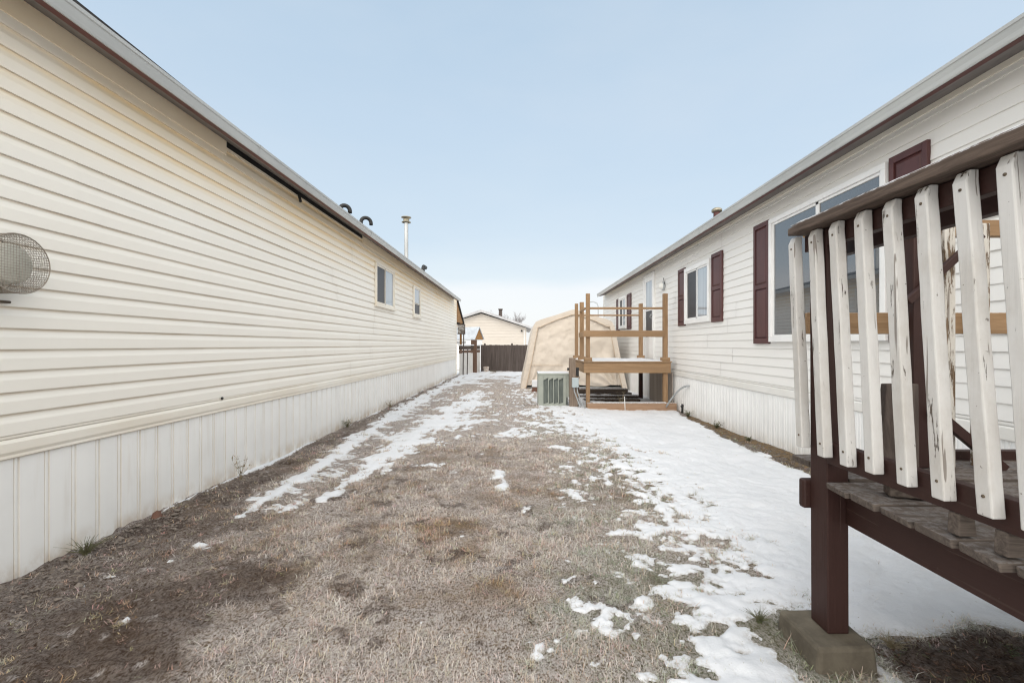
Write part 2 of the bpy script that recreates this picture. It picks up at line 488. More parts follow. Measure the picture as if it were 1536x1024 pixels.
def ell(x, y, px, py, rx, ry, a=0):
    Y = F * EYE / (py - VY); X = (px - VX) * Y / F
    sx = rx * Y / F; sy = ry * Y * Y / (F * EYE)
    
    dx = (x - X); dy = (y - Y)
    ca, sa = math.cos(a), math.sin(a)
    u = (dx * ca + dy * sa) / sx; v = (-dx * sa + dy * ca) / sy
    return 1 - np.sqrt(u * u + v * v)

SNOWP = [(181, 863, 17, 7, 0), (128, 880, 8, 4, 0), (652, 697, 17, 6, 0), (664, 706, 14, 4, 0), (752, 731, 9, 9, 0), (757, 742, 9, 5, 0), (745, 708, 8, 7, 0),
         (868, 738, 26, 8, 0), (882, 886, 26, 4, -.3),
          
         (395, 745, 16, 5, 0), (470, 760, 9, 3, 0), (458, 770, 7, 3, 0), (440, 768, 8, 3, 0), (485, 748, 8, 3, 0), (300, 820, 9, 3, 0),
         (705, 640, 15, 4, 0), (690, 655, 14, 4, 0), (640, 664, 22, 6, 0), (600, 676, 30, 6, 0), (855, 700, 24, 6, 0), (880, 760, 20, 5, 0),
         (930, 800, 24, 5, 0), (960, 840, 22, 6, 0), (835, 672, 20, 5, 0), (255, 845, 6, 3, 0), (190, 930, 7, 4, 0), (230, 900, 6, 3, 0)]

def fields(x, y):
    n1 = fbm(x, y, .75, 21, 4); n2 = fbm(x, y, .2, 33, 4); n3 = fbm(x, y, .07, 45, 3)
    xb = np.interp(y, XB_Y, XB_X)
    wide = .52 + .055 * y
    n4 = fbm(x, y, .028, 55, 2)
    rr0 = (x - xb) / wide
    right = np.clip(rr0 * np.where(rr0 > 0, 1.45, 1.0), -1.2, 2.4) + .24 * n1 + .36 * n2 + .62 * fbm(x, y, .10, 47, 2) + .62 * n3 + .42 * n4 - .08
    # left wheel track: ridge, compacted rut, loose band
    yy = sst(2.8, 3.4, y)
    ridge_x = -1.98 - .045 * np.clip(y - 3.05, 0, 6)
    rw = .055 + .028 * np.clip(y - 3, 0, 6)
    ridge = 1.15 - np.abs(x - ridge_x) / rw + .5 * n2 + .25 * n3
    ridge = np.where(y < 2.85, -1.5, ridge) - 1.5 * (1 - yy)
    bandc = np.interp(y, [4, 5, 6.5, 9, 12], [-1.56, -1.48, -1.32, -1.22, -1.15])
    bandw = np.interp(y, [3.6, 4.3, 5.5, 7, 9, 11, 12.5], [.05, .13, .26, .44, .50, .40, .2])
    band = 1.05 - np.abs(x - bandc) / bandw + .55 * n1 + .55 * n2 + .2 * n3
    band = np.where((y < 3.5) | (y > 12.3), -1.5, band)
    # treads pressed across the rut
    tread = np.sin((y * 1.0 + np.abs(x + 1.86) * .9) * 2 * math.pi / .085)
    rut = 1.0 - np.abs(x + 1.86) / (.17 + .01 * np.clip(y, 0, 12))
    rutS = np.where((rut > 0) & (y > 3.3) & (y < 13), .02 + .26 * tread * sst(7, 4, y) + .45 * n2 + .35 * n3 + .1 * n1, -1.5)
    far = (sst(12.5, 15.5, y) * 1.5 - .75 + .7 * n1 + .4 * n2) - .7 * np.exp(-((x + .9) / .7) ** 2) * sst(17.5, 15, y)
    far = np.where(y > 11, far, -1.5) - 2.5 * sst(-2.05, -2.35, x)
    mid = -.62 + .75 * n1 + .6 * n2 + .25 * sst(6, 10, y) + .35 * np.exp(-((x + .05) / .16) ** 2) * sst(4.5, 6, y)
    mid = mid + .35 * n3 + .2 * n4
    mid = np.where(y > 4.2, mid, mid - .55 * sst(4.6, 3.4, y))
    strk = fbm(x * 5.0, y * .55, .5, 141, 4, .6)
    ridge = ridge + .28 * strk + .3 * n3; band = band + .45 * strk + .4 * n3 - .08
    S = np.maximum.reduce([right, ridge, band, rutS, far, np.where(np.abs(x) < 1.3, mid, -1.5)])
    for p in SNOWP:
        S = np.maximum(S, ell(x, y, *p) * .9 + .75 * n2 + .70 * n3 + .35 * n4 - .25)
    # thin line of drift against the cream skirting
    S = np.maximum(S, np.where(y > 2.6, .45 - np.abs(x + 2.60) / .05 + .75 * fbm(x * 0, y, .8, 61, 3), -1.5))
    # bare places
    wr = np.interp(y, [0, 4.5, 6, 7.7, 8.4, 9], [.42, .40, .37, .20, .12, .1])
    bare_r = (x - (3.1 - wr)) / .06 + .9 * n2 + .4 * n3
    S = np.where(y < 9.2, np.minimum(S, .6 - bare_r), S)
    d = np.hypot((x - 1.18) / .17, (y - 1.79) / .26)
    S = np.minimum(S, (d - 1) * 1.6 + .5 * n2 + .3 * n3)
    soil_nr = np.minimum((1.90 - y) / .12, (x - 1.42) / .12) + .6 * n2
    S = np.minimum(S, .2 - soil_nr)
    strip_l = sst(-2.14 - .02 * y * 0, -2.26, x)
    soilL = sst(-1.2 - .25 * np.clip(2.6 - y, -2, 2) * -1.6, -1.75 - .25 * np.clip(2.6 - y, -2, 2) * -1.6, x + .25 * n1)
    soil = np.clip(strip_l * (.75 + .4 * n2), 0, 1)
    near = sst(3.1, 2.2, y + .35 * n1 + .25 * n2) * sst(-1.12, -1.50, x + .2 * n1 + .2 * n2 + .12 * n3)
    mid_l = sst(4.2, 3.0, y + .4 * n1 + .3 * n2) * sst(-1.5, -1.85, x + .2 * n1 + .2 * n2)
    soil = np.maximum(soil, np.maximum(near * .86, mid_l * .72))
    # worn spots in the grass
    spots = sst(.28, .66, .6 * fbm(x, y, .26, 77, 4, .6) + .5 * n3 + .35 * n2) * .8
    soil = np.maximum(soil, spots * sst(1.2, .6, x))
    soil = np.maximum(soil, sst(0, .5, soil_nr))
    soil = np.maximum(soil, sst(-.3, .5, bare_r) * .8)
    soil = np.maximum(soil, sst(.25, .5, ell(x, y, 492, 748, 44, 9, .3) + .2 * n2))
    soil = np.clip(soil, 0, 1)
    green = np.clip(sst(-.1, .55, x + .25 * n1 + .2 * n2) * (.58 + .45 * n1 + .25 * n2), 0, 1) * sst(9, 6, y)
    frost = np.clip(.86 + .42 * fbm(x, y, .6, 91, 3) + .38 * fbm(x, y, .17, 95, 3), 0, 1) * (1 - .75 * soil)
    frost = np.maximum(frost, np.clip(.95 * np.exp(-((x + .22) / .26) ** 2) * sst(4.2, 6.5, y), 0, 1))
    frost = np.clip(frost + .75 * sst(4.0, 8.0, y) * (1 - soil), 0, 1)
    frost = frost * (.88 + .12 * sst(3, 7, y))
    rutm = np.exp(-((x + 1.86) / .15) ** 2) * sst(3.4, 4.4, y) * sst(15, 12, y)
    rutm = np.maximum(rutm, .6 * np.exp(-((x + .22) / .2) ** 2) * sst(5.5, 7.5, y))
    frost = np.maximum(frost, .75 * rutm); soil = np.maximum(soil, .55 * rutm)
    frost = np.maximum(frost, sst(-.75, .05, S) * (.55 + .5 * n3))
    frost = np.clip(frost, 0, 1)
    return S, soil, green, frost

def grid():
    ys = [.25]
    while ys[-1] < 24:
        y = ys[-1]
        ys.append(y + (.03 if y < 1.2 else max(.0125, y * y / 760.0)))
    xs = np.arange(-2.64, 3.121, .0138)
    return xs, np.array(ys)
xs, ys = grid()
GX, GY = np.meshgrid(xs, ys)
gS, gSoil, gGreen, gFrost = fields(GX, GY)
gH = H(GX, GY)
gH = gH + .012 * fbm(GX, GY, .045, 57, 2) * np.clip(gSoil, 0, 1) * sst(6, 3, GY)
ny, nx = GX.shape
idx = np.arange(ny * nx).reshape(ny, nx)
quads = np.stack([idx[:-1, :-1], idx[:-1, 1:], idx[1:, 1:], idx[1:, :-1]], -1).reshape(-1, 4)
V = np.stack([GX, GY, gH], -1).reshape(-1, 3)
g = fast_mesh('ground', V, quads, MT['ground'], attrs={'soil': gSoil.reshape(-1), 'green': gGreen.reshape(-1), 'frost': gFrost.reshape(-1)})
tag(g, 'frosted lawn and bare soil between the two houses', 'ground', kind='structure')

fn = fbm(GX, GY, .12, 71, 4)
snowz = gH + .015 * np.clip(gS, -1.2, 1.0) + .006 * np.clip(gS - 1, 0, 1.5) + .005 * fn * np.clip(gS, 0, 1) - .003
keep = (gS.reshape(-1)[quads].max(1) > -.12)
used = np.unique(quads[keep])
remap = np.full(ny * nx, -1); remap[used] = np.arange(len(used))
SV = np.stack([GX, GY, snowz], -1).reshape(-1, 3)[used]
sn = fast_mesh('snow', SV, remap[quads[keep]], MT['snow'], attrs={'depth': gS.reshape(-1)[used]})
tag(sn, 'thin patchy snow lying over the lawn', 'snow', kind='structure')

fg = MB()
Zf = -.16
fg.add([(-400, -400, Zf), (400, -400, Zf), (400, 400, Zf), (-400, 400, Zf)], [(0, 1, 2, 3)])
tag(fg.build('terrain', MT['far_ground']), 'flat snowy land around and beyond the houses', 'land', kind='structure')

# grass blades ----------------------------------------------------------------
def ribbons(r, x, y, z, az, tilt, L, w, c0, c1, c2):
    m = len(x)
    d = np.stack([np.cos(az) * np.sin(tilt), np.sin(az) * np.sin(tilt), np.cos(tilt)], -1)
    tilt2 = np.clip(tilt + r.normal(.35, .6, m), 0, 2.1); az2 = az + r.normal(0, 1.1, m)
    d2 = np.stack([np.cos(az2) * np.sin(tilt2), np.sin(az2) * np.sin(tilt2), np.cos(tilt2)], -1)
    sdir = np.stack([-np.sin(az), np.cos(az), np.zeros(m)], -1)
    p0 = np.stack([x, y, z], -1); p1 = p0 + d * (L * .5)[:, None]; p2 = p1 + d2 * (L * .55)[:, None]
    p2[:, 2] = np.maximum(p2[:, 2], z + .003)
    hw = (sdir * w[:, None] / 2)
    verts = np.stack([p0 - hw, p0 + hw, p1 - hw * .9, p1 + hw * .9, p2], 1).reshape(-1, 3)
    b = np.arange(m)[:, None] * 5
    return verts, b + np.array([[0, 1, 3, 2]]), b + np.array([[2, 3, 4]]), np.stack([c0, c0, c1, c1, c2], 1).reshape(-1, 3)

ICY = np.array([.85, .815, .79])
def palette(r, m, x, y, green):
    tan = np.stack([r.uniform(.31, .46, m), r.uniform(.22, .34, m), r.uniform(.145, .23, m)], -1)
    ora = np.array([.29, .165, .07]); brn = np.array([.135, .085, .058])
    u = r.uniform(0, 1, m)[:, None]; patch = fbm(x, y, .45, 301, 4, .6)[:, None]
    c = np.where(u < .08 + .26 * np.clip(patch, 0, 1), ora, np.where(u > .82 + .3 * patch, brn, tan))
    grn = np.stack([r.uniform(.10, .17, m), r.uniform(.135, .20, m), r.uniform(.045, .075, m)], -1)
    return np.where((r.uniform(0, 1, m) < green * .9)[:, None], grn, c)

def tufts(n, x0, x1, y0, y1, seed, nb, lmin, lmax, wfun, thatch=False):
    r = np.random.default_rng(seed)
    x = r.uniform(x0, x1, n); y = r.uniform(y0, y1, n)
    S, soil, green, frost = fields(x, y)
    clump = .5 + .5 * (.7 * fbm(x, y, .14, 201, 3) + .45 * fbm(x, y, .42, 207, 2))
    p = np.clip(1.05 - 1.0 * soil, .16, 1) * np.clip(.10 + 1.0 * sst(.18, .62, clump), .05, 1)
    p = p * np.where(S > 0, np.clip(.85 - .80 * S, .012, 1), 1)
    k = r.uniform(0, 1, n) < p
    x, y, S, soil, green, frost, clump = [a[k] for a in (x, y, S, soil, green, frost, clump)]
    m = len(x)
    size = (r.uniform(lmin, lmax, m)) * (.6 + .6 * np.clip(clump, 0, 1)) * np.where(S > .1, .75, 1) * (1 - .25 * soil)
    col = palette(r, m, x, y, green)
    rim = sst(-.75, .15, S) * (.5 + .5 * r.uniform(0, 1, m))
    fr = np.clip(np.maximum(frost * r.uniform(.4, 1.4, m) * (1 - .22 * green), rim * (1 - .1 * green)) * (1.15 if thatch else 1.05), 0, 1)
    k = np.repeat(np.arange(m), nb); M = len(k)
    spread = size[k] * .35
    bx, by = x[k] + r.normal(0, 1, M) * spread, y[k] + r.normal(0, 1, M) * spread
    az = r.uniform(0, 6.28, M)
    tilt = np.clip(r.normal(1.36 if thatch else 1.10, .34, M), .05, 1.54)
    L = size[k] * r.uniform(.55, 1.25, M)
    w = wfun(by) * r.uniform(.7, 1.35, M)
    z = H(bx, by) - .004 + .010 * np.clip(S[k], 0, 1)
    cb = col[k] * r.uniform(.75, 1.2, (M, 1))
    f = np.clip(fr[k] * r.uniform(.75, 1.2, M), 0, 1)[:, None]
    mixc = lambda a: cb * (1 - a * f) + ICY * a * f
    return ribbons(r, bx, by, z, az, tilt, L, w, mixc(.16), mixc(.68), mixc(.97))

sets = [tufts(12500, -2.6, 2.2, .9, 3.3, 1, 12, .028, .060, lambda y: np.maximum(.0020, .0011 * y)),
        tufts(15000, -2.6, 2.2, .9, 3.4, 7, 5, .035, .075, lambda y: np.maximum(.0020, .00105 * y), True),
        tufts(12500, -2.6, 2.9, 3.3, 6.2, 2, 9, .03, .06, lambda y: .00115 * y),
        tufts(6500, -2.6, 2.9, 6.2, 12.5, 3, 5, .03, .06, lambda y: .0011 * y)]
vs = []; qs = []; ts = []; cs = []; off = 0
for v, q, t, c in sets:
    vs.append(v); qs.append(q + off); ts.append(t + off); cs.append(c); off += len(v)
gr = fast_mesh('grass', np.concatenate(vs), np.concatenate(qs), MT['blade'], np.concatenate(ts), {'col': np.concatenate(cs)}, smooth=False)
tag(gr, 'short dry frosted grass matted over the lawn', 'grass', kind='stuff')

# loose stones and leaf litter --------------------------------------------------
def litter(name, n, fx, fy, size, mat, seed, flat=.6):
    r = np.random.default_rng(seed)
    x = fx(r, n); y = fy(r, n)
    s = size * r.uniform(.4, 1.6, n) * np.where(r.uniform(0, 1, n) < .05, 1.8, 1)
    base = np.array([[1, 0, 0], [0, 1, 0], [-1, 0, 0], [0, -1, 0], [0, 0, 1], [0, 0, -1]], float)
    fcs = np.array([[0, 1, 4], [1, 2, 4], [2, 3, 4], [3, 0, 4], [1, 0, 5], [2, 1, 5], [3, 2, 5], [0, 3, 5]])
    jit = base[None] * (1 + r.uniform(-.4, .4, (n, 6, 1)))
    a = r.uniform(0, 6.28, n); ca, sa = np.cos(a)[:, None], np.sin(a)[:, None]
    X = jit[:, :, 0] * ca - jit[:, :, 1] * sa; Y = jit[:, :, 0] * sa + jit[:, :, 1] * ca
    Z = jit[:, :, 2] * flat
    v = np.stack([X * s[:, None] + x[:, None], Y * s[:, None] + y[:, None], Z * s[:, None] + H(x, y)[:, None] + s[:, None] * .2], -1).reshape(-1, 3)
    f = (np.arange(n)[:, None, None] * 6 + fcs[None]).reshape(-1, 3)
    return fast_mesh(name, v, None, mat, f, smooth=False)
tag(litter('pebbles', 5200, lambda r, n: -2.59 + np.abs(r.normal(0, .20, n)), lambda r, n: .9 + 15 * r.uniform(0, 1, n) ** 1.7, .0085, MT['stone'], 5),
    'loose pebbles and clods along the cream skirting', 'pebbles', kind='stuff')
tag(litter('leaf_litter', 4200, lambda r, n: 3.08 - np.abs(r.normal(0, .15, n)), lambda r, n: 2.0 + 6.2 * r.uniform(0, 1, n), .012, MT['leaf'], 6, .22),
    'brown leaf litter along the white skirting', 'leaf litter', kind='stuff')
tag(litter('soil_clods', 1500, lambda r, n: r.uniform(1.4, 2.6, n), lambda r, n: r.uniform(1.0, 1.88, n), .0055, MT['soil'], 8, .6),
    'dark soil clods under the brown deck', 'soil', kind='stuff')

# ------------------------------------------------------------------ houses
def siding(side, xw, y0, y1, z0, ztop, kind):
    """side=+1: wall faces +X (left house); -1: faces -X. one lapped vinyl wall"""
    mb = MB(); k = 0; z = z0
    r = random.Random(3 if side > 0 else 4)
    ych = y0
    while z < ztop - .01:
        zt = min(z + PITCH, ztop)
        if k % 2 == 0:
            cuts = []; y = y0 + r.uniform(.6, 3.6)
            while y < y1 - .5:
                cuts.append(y); y += 3.66
            segs = list(zip([y0] + cuts, cuts + [y1]))
        for j, (a, b) in enumerate(segs):
            d = .003 * (j % 2)
            if kind == 'dutch':
                pr = [(-.004, z + .002), (.013, z), (.014, z + .004), (.0125, z + (zt - z) * .56), (.0105, z + (zt - z) * .62), (.006, z + (zt - z) * .72), (.002, z + (zt - z) * .85), (.0005, zt + .001)]
            else:
                pr = [(-.004, z + .001), (.010, z), (.0108, z + .003), (.0005, zt + .001)]
            mb.strip([(xw + side * (o + d), zz) for o, zz in pr], a, b)
        z += PITCH; k += 1
    return mb

def skirt(side, xw, y0, y1, z0, z1, pitch, double):
    """vertical ribbed panels"""
    pts = []; y = y0
    while y < y1:
        if double:
            pts += [(.0, y), (.006, y + .004), (.006, y + .016), (0, y + .020), (.0, y + .021), (.007, y + .027), (.008, y + pitch * .6), (.007, y + pitch - .005)]
        else:
            pts += [(.0, y), (.006, y + .010), (.006, y + pitch * .55), (.0015, y + pitch * .62), (.0015, y + pitch * .68), (.006, y + pitch * .75), (.006, y + pitch - .01)]
        y += pitch
    pts.append((0, y))
    pts = [(o, min(yy, y1)) for o, yy in pts]
    mb = MB(); n = len(pts)
    vs = [(xw + side * o, yy, z0) for o, yy in pts] + [(xw + side * o, yy, z1) for o, yy in pts]
    mb.add(vs, [(i, i + 1, i + 1 + n, i + n) for i in range(n - 1)])
    return mb

def gutter(side, xw, xo, zt, zb, y0, y1):
    """K-style eaves gutter; side=+1 for the left house; xo outer face"""
    w = .074
    s = side
    pr = [(xo - s * .012, zt - .006), (xo - s * .006, zt), (xo, zt - .003), (xo, zt - .022), (xo - s * .012, zt - .034), (xo - s * .018, zt - .06),
          (xo - s * .030, zb + .018), (xo - s * .036, zb), (xo - s * w, zb), (xo - s * w, zt - .01)]
    # k-style lower part steps back only a little so the face stays steep
    pr = [(xo - s * .014, zt - .008), (xo - s * .008, zt), (xo, zt - .002), (xo, zt - .024), (xo - s * .006, zt - .030), (xo - s * .010, zt - .052),
          (xo - s * .014, zt - .070), (xo - s * .016, zb + .012), (xo - s * .020, zb), (xo - s * .030, zb + .001), (xo - s * w, zb + w * .62), (xo - s * w, zt - .01)]
    mb = MB(); mb.strip(pr, y0, y1, 1)
    y = y0 + 2.6
    # joint collars
    while y < y1 - .4:
        mb.strip([(a + s * .0022 * (1 if i < 9 else 0), b) for i, (a, b) in enumerate(pr[1:9])], y, y + .05)
        y += 3.05
    return mb

def window(house, side, xw, y0, y1, z0, z1, panes, fw=.065, proud=.045, sill=False, fm='upvc'):
    """frame part with pane sub-parts on a wall x = xw; panes: list of (ya, yb, za, zb, material) in 0..1"""
    f = MB(); a, b = xw, xw + side * proud
    f.box(a, b, y0, y1, z1 - fw, z1); f.box(a, b, y0, y1, z0, z0 + fw)
    f.box(a, b, y0, y0 + fw, z0 + fw, z1 - fw); f.box(a, b, y1 - fw, y1, z0 + fw, z1 - fw)
    Y0, Y1, Za, Zb = y0 + fw, y1 - fw, z0 + fw, z1 - fw
    b2 = xw + side * (proud - .016)
    sw = .028
    for (pa, pb, qa, qb, mm) in panes:
        ya, yb = Y0 + (Y1 - Y0) * pa, Y0 + (Y1 - Y0) * pb
        za, zb = Za + (Zb - Za) * qa, Za + (Zb - Za) * qb
        f.box(a, b2, ya, yb, zb - sw, zb); f.box(a, b2, ya, yb, za, za + sw)
        f.box(a, b2, ya, ya + sw, za + sw, zb - sw); f.box(a, b2, yb - sw, yb, za + sw, zb - sw)
    w = f.build('window', MT[fm], house, bevel=.004)
    for (pa, pb, qa, qb, mm) in panes:
        ya, yb = Y0 + (Y1 - Y0) * pa, Y0 + (Y1 - Y0) * pb
        za, zb = Za + (Zb - Za) * qa, Za + (Zb - Za) * qb
        x = xw + side * (proud - .030)
        p = MB(); p.box(x - side * .006, x, ya + sw - .004, yb - sw + .004, za + sw - .004, zb - sw + .004)
        p.build('pane', MT[mm], w)
    if sill:
        s = MB(); s.box(xw, xw + side * (proud + .02), y0 - .03, y1 + .03, z0 - .035, z0 - .002)
        s.build('sill', MT['trim_cream'], w, bevel=.004)
    return w

def roof_part(house, xe, xr, xf, ze, y0, y1, mat):
    """gable roof: eave xe, ridge xr, far eave xf"""
    zr = ze + abs(xr - xe) * .24
    m = MB(); t = .03
    m.prism([(xe, ze), (xr, zr), (xf, ze), (xf, ze + t), (xr, zr + t), (xe, ze + t)], y0, y1)
    return m.build('roof', mat, house)

# ---- left house
L = empty('mobile_home', (-2.63, 8.5, 0), 'long cream sided mobile home with two small sliding windows and yellow-tinted upper courses', 'house')
LY0, LY1, LX = -1.6, 18.7, -2.63
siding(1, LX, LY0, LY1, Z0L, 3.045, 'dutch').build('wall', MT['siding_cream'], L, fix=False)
m = MB(); m.box(-7.4, LX - .012, LY0 + .01, LY1 - .01, -.15, 3.03)
m.prism([(-7.4, 3.03), (LX - .03, 3.03), (-5.0, 3.60)], LY0 + .01, LY1 - .01)
m.build('end_wall', MT['trim_cream'], L)
m = MB(); m.box(LX - .02, LX + .028, LY1 - .06, LY1 + .02, .0, 3.04); m.build('corner_trim', MT['trim_cream'], L, bevel=.003)
skirt(1, LX - .004, LY0, LY1, -.14, .642, .1525, True).build('skirting', MT['skirt_left'], L, fix=False)
m = MB()
m.strip([(LX - .005, .640), (LX + .014, .634), (LX + .020, .640), (LX + .018, .655), (LX + .024, .672), (LX + .024, .716), (LX + .012, .733), (LX - .003, .735)], LY0, 6.0)
m.strip([(LX - .005, .6405), (LX + .0155, .6345), (LX + .0215, .640), (LX + .0195, .655), (LX + .0255, .672), (LX + .0255, .716), (LX + .0135, .733), (LX - .003, .735)], 5.95, 12.1)
m.strip([(LX - .005, .640), (LX + .014, .634), (LX + .020, .640), (LX + .018, .655), (LX + .024, .672), (LX + .024, .716), (LX + .012, .733), (LX - .003, .735)], 12.05, LY1)
m.strip([(LX - .003, .735), (LX + .010, .737), (LX + .012, .742), (LX + .012, .752), (LX + .004, .757)], LY0, LY1)
m.build('belt_trim', MT['trim_cream'], L, fix=False)
lr = roof_part(L, -2.40, -5.0, -7.6, 3.0, LY0 - .1, 17.9, MT['shingle'])
m = MB()   # curled shingle edge lying on the gutter lip
m.hexa([(-2.45, -1.6, 2.985), (-2.345, -1.6, 2.99), (-2.345, 3.9, 2.985), (-2.45, 3.9, 2.985)],
       [(-2.45, -1.6, 3.14), (-2.345, -1.6, 3.125), (-2.345, 3.9, 3.010), (-2.45, 3.9, 3.025)])
m.build('shingle_edge', MT['shingle'], lr)
m = MB(); m.prism([(-2.432, 2.942), (-2.387, 2.939), (-2.387, 2.99), (-2.432, 3.0)], LY0, 17.9); m.build('fascia', MT['maroon_trim'], L)
m = MB(); m.prism([(-2.433, 2.944), (-2.433, 2.965), (-2.64, 3.060), (-2.64, 3.042)], LY0, 17.9); m.build('soffit', MT['soffit'], L)
gutter(1, LX, -2.31, 2.998, 2.905, LY0, 17.9).build('gutter', MT['gutter'], L, fix=False)
# frieze board under the soffit with a stretch missing
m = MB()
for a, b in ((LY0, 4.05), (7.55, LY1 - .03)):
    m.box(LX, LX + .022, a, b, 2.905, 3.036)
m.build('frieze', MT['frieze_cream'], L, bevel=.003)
m = MB(); m.box(LX + .003, LX + .017, 4.05, 7.55, 2.978, 3.036); m.build('open_gap', MT['dark_gap'], L)
m = MB(); m.bar((-2.60, 5.35, 2.99), (-2.585, 5.37, 2.90), .03, .008); m.build('loose_strap', MT['black'], L)
def LW(px, py):  # pixel on the left wall plane
    Y = F * 2.63 / (VX - px); return Y, EYE + (VY - py) * Y / F
y0, zt = LW(561, 391.3); y1, _ = LW(589, 400)
window(L, 1, LX + .012, y0, y1, 1.95, 2.72, [(0, .5, 0, 1, 'glass_screen'), (.47, 1, 0, 1, 'glass_sky')], fw=.032, proud=.04, sill=True, fm='trim_cream')
y0, zt = LW(618.5, 425); y1, _ = LW(628.8, 430)
window(L, 1, LX + .012, y0, y1, 1.93, 2.68, [(0, 1, .40, 1, 'glass_sky'), (0, 1, 0, .43, 'glass_screen')], fw=.04, proud=.04, sill=True, fm='trim_cream')
def gooseneck(Y, x, ztop, rad, dx, dy):
    zc = ztop - rad - .03
    pts = [(x, Y, 2.95), (x, Y, zc)]
    for k in range(1, 11):
        a = math.pi * k / 10; q = rad * (1 - math.cos(a))
        pts.append((x + dx * q, Y + dy * q, zc + rad * math.sin(a)))
    pts.append((x + dx * 2 * rad, Y + dy * 2 * rad, zc - .03))
    return MB().tube(pts, .030, 12)
gooseneck(6.72, -2.66, 3.315, .072, .85, .52).build('vent_pipe', MT['black'], lr)
gooseneck(7.62, -2.66, 3.385, .082, .85, .52).build('vent_pipe', MT['black'], lr)
m = MB(); xc, Yc = -2.86, 11.45
m.lathe((xc, Yc, 0), [(.050, 2.9), (.050, 4.28), (.051, 4.30)], n=16)
m.build('chimney_pipe', MT['galv'], lr)
m = MB(); m.lathe((xc, Yc, 0), [(.056, 4.28), (.115, 4.29), (.115, 4.305), (.075, 4.315), (.075, 4.40), (.125, 4.41), (.125, 4.425), (.03, 4.445), (.0, 4.445)], n=16)
m.build('chimney_cap', MT['brass'], lr)
m = MB().tube([(-2.75, 12.9, 3.0), (-2.75, 12.9, 3.36), (-2.75, 13.0, 3.45), (-2.75, 13.25, 3.46)], .055, 10); m.build('vent_pipe', MT['black'], lr)
m = MB(); m.lathe((LX + .02, 3.99, .752), [(.0, .012), (.012, .006), (.012, -.004)], axis='x', n=8); m.build('screw', MT['black'], L)

# vent hood in a wire cage
vc = (LX + .01, 2.22, 1.615)
VT = empty('caged_wall_vent', vc, 'round vent hood behind a rusty wire mesh cage on the cream wall', 'vent')
m = MB(); m.lathe(vc, [(.0, .15), (.085, .15), (.098, .14), (.10, .0)], axis='x', n=28); m.build('hood', MT['hood'], VT)
m = MB(); m.box(vc[0], vc[0] + .10, vc[1] - .13, vc[1] + .00, vc[2] - .145, vc[2] - .105)
m.box(vc[0], vc[0] + .03, vc[1] - .19, vc[1] + .10, vc[2] - .185, vc[2] - .172)
m.build('hood_base', MT['hood_dark'], VT, bevel=.004)
m = MB(); rc, dp = .144, .18
def ring(x, r, t, n=36):
    m.tube([(x, vc[1] + r * math.cos(2 * math.pi * k / n), vc[2] + r * math.sin(2 * math.pi * k / n)) for k in range(n + 1)], t, 4, cap=False)
ring(vc[0] + dp, rc, .0035); ring(vc[0] + .01, rc, .003)
for k in range(1, 15): ring(vc[0] + dp * k / 15, rc, .0010, 30)
for k in range(72):
    a = 2 * math.pi * k / 72
    y, z = vc[1] + rc * math.cos(a), vc[2] + rc * math.sin(a)
    m.tube([(vc[0] + .008, y, z), (vc[0] + dp, y, z)], .0010, 4, cap=False)
for k in range(-11, 12):
    o = k * .0128; hh = math.sqrt(max(rc * rc - o * o, 0))
    m.tube([(vc[0] + dp, vc[1] + o, vc[2] - hh), (vc[0] + dp, vc[1] + o, vc[2] + hh)], .0010, 4, cap=False)
    m.tube([(vc[0] + dp, vc[1] - hh, vc[2] + o), (vc[0] + dp, vc[1] + hh, vc[2] + o)], .0010, 4, cap=False)
m.build('wire_cage', MT['wire'], VT, fix=False)
m = MB(); m.box(vc[0], vc[0] + .012, vc[1] - .16, vc[1] + .03, vc[2] + .160, vc[2] + .172); m.build('bracket', MT['hood_dark'], VT)

# ---- right house
RX, RY0, RY1 = 3.10, -1.6, 16.8
Rh = empty('mobile_home', (RX, 8.0, 0), 'long white sided mobile home with maroon window shutters and a side door', 'house')
siding(-1, RX, RY0, RY1, Z0R, 3.022, 'lap').build('wall', MT['siding_white'], Rh, fix=False)
m = MB(); m.box(RX + .012, 7.9, RY0 + .01, RY1 - .01, -.2, 3.0)
m.prism([(7.9, 3.0), (RX + .03, 3.0), (5.5, 3.58)], RY0 + .01, RY1 - .01)
m.build('end_wall', MT['trim_white'], Rh)
m = MB(); m.box(RX - .026, RX + .02, RY1 - .06, RY1 + .02, -.1, 3.0); m.build('corner_trim', MT['trim_white'], Rh, bevel=.003)
skirt(-1, RX + .004, RY0, RY1, -.2, .615, .105, False).build('skirting', MT['skirt_right'], Rh, fix=False)
m = MB()
for k, (a, b) in enumerate(((RY0, 5.7), (5.66, 11.8), (11.75, RY1))):
    d = .0012 * (k % 2)
    m.strip([(RX + .003, .616), (RX - .012 - d, .611), (RX - .017 - d, .618), (RX - .017 - d, .692), (RX - .008 - d, .704), (RX + .002, .706)], a, b)
m.strip([(RX + .002, .706), (RX - .010, .708), (RX - .012, .713), (RX - .012, .728), (RX + .001, .735)], RY0, RY1)
m.build('belt_trim', MT['trim_white'], Rh, fix=False)
rr = roof_part(Rh, 2.88, 5.5, 8.1, 3.03, RY0 - .1, 16.5, MT['shingle'])
m = MB(); m.prism([(2.90, 2.974), (2.856, 2.974), (2.856, 3.03), (2.90, 3.04)], RY0, 16.5); m.build('fascia', MT['maroon_trim'], Rh)
m = MB(); m.prism([(2.901, 2.976), (2.901, 2.992), (3.11, 3.046), (3.11, 3.029)], RY0, 16.5); m.build('soffit', MT['soffit'], Rh)
gutter(-1, RX, 2.78, 3.055, 2.947, RY0, 16.5).build('gutter', MT['gutter'], Rh, fix=False)
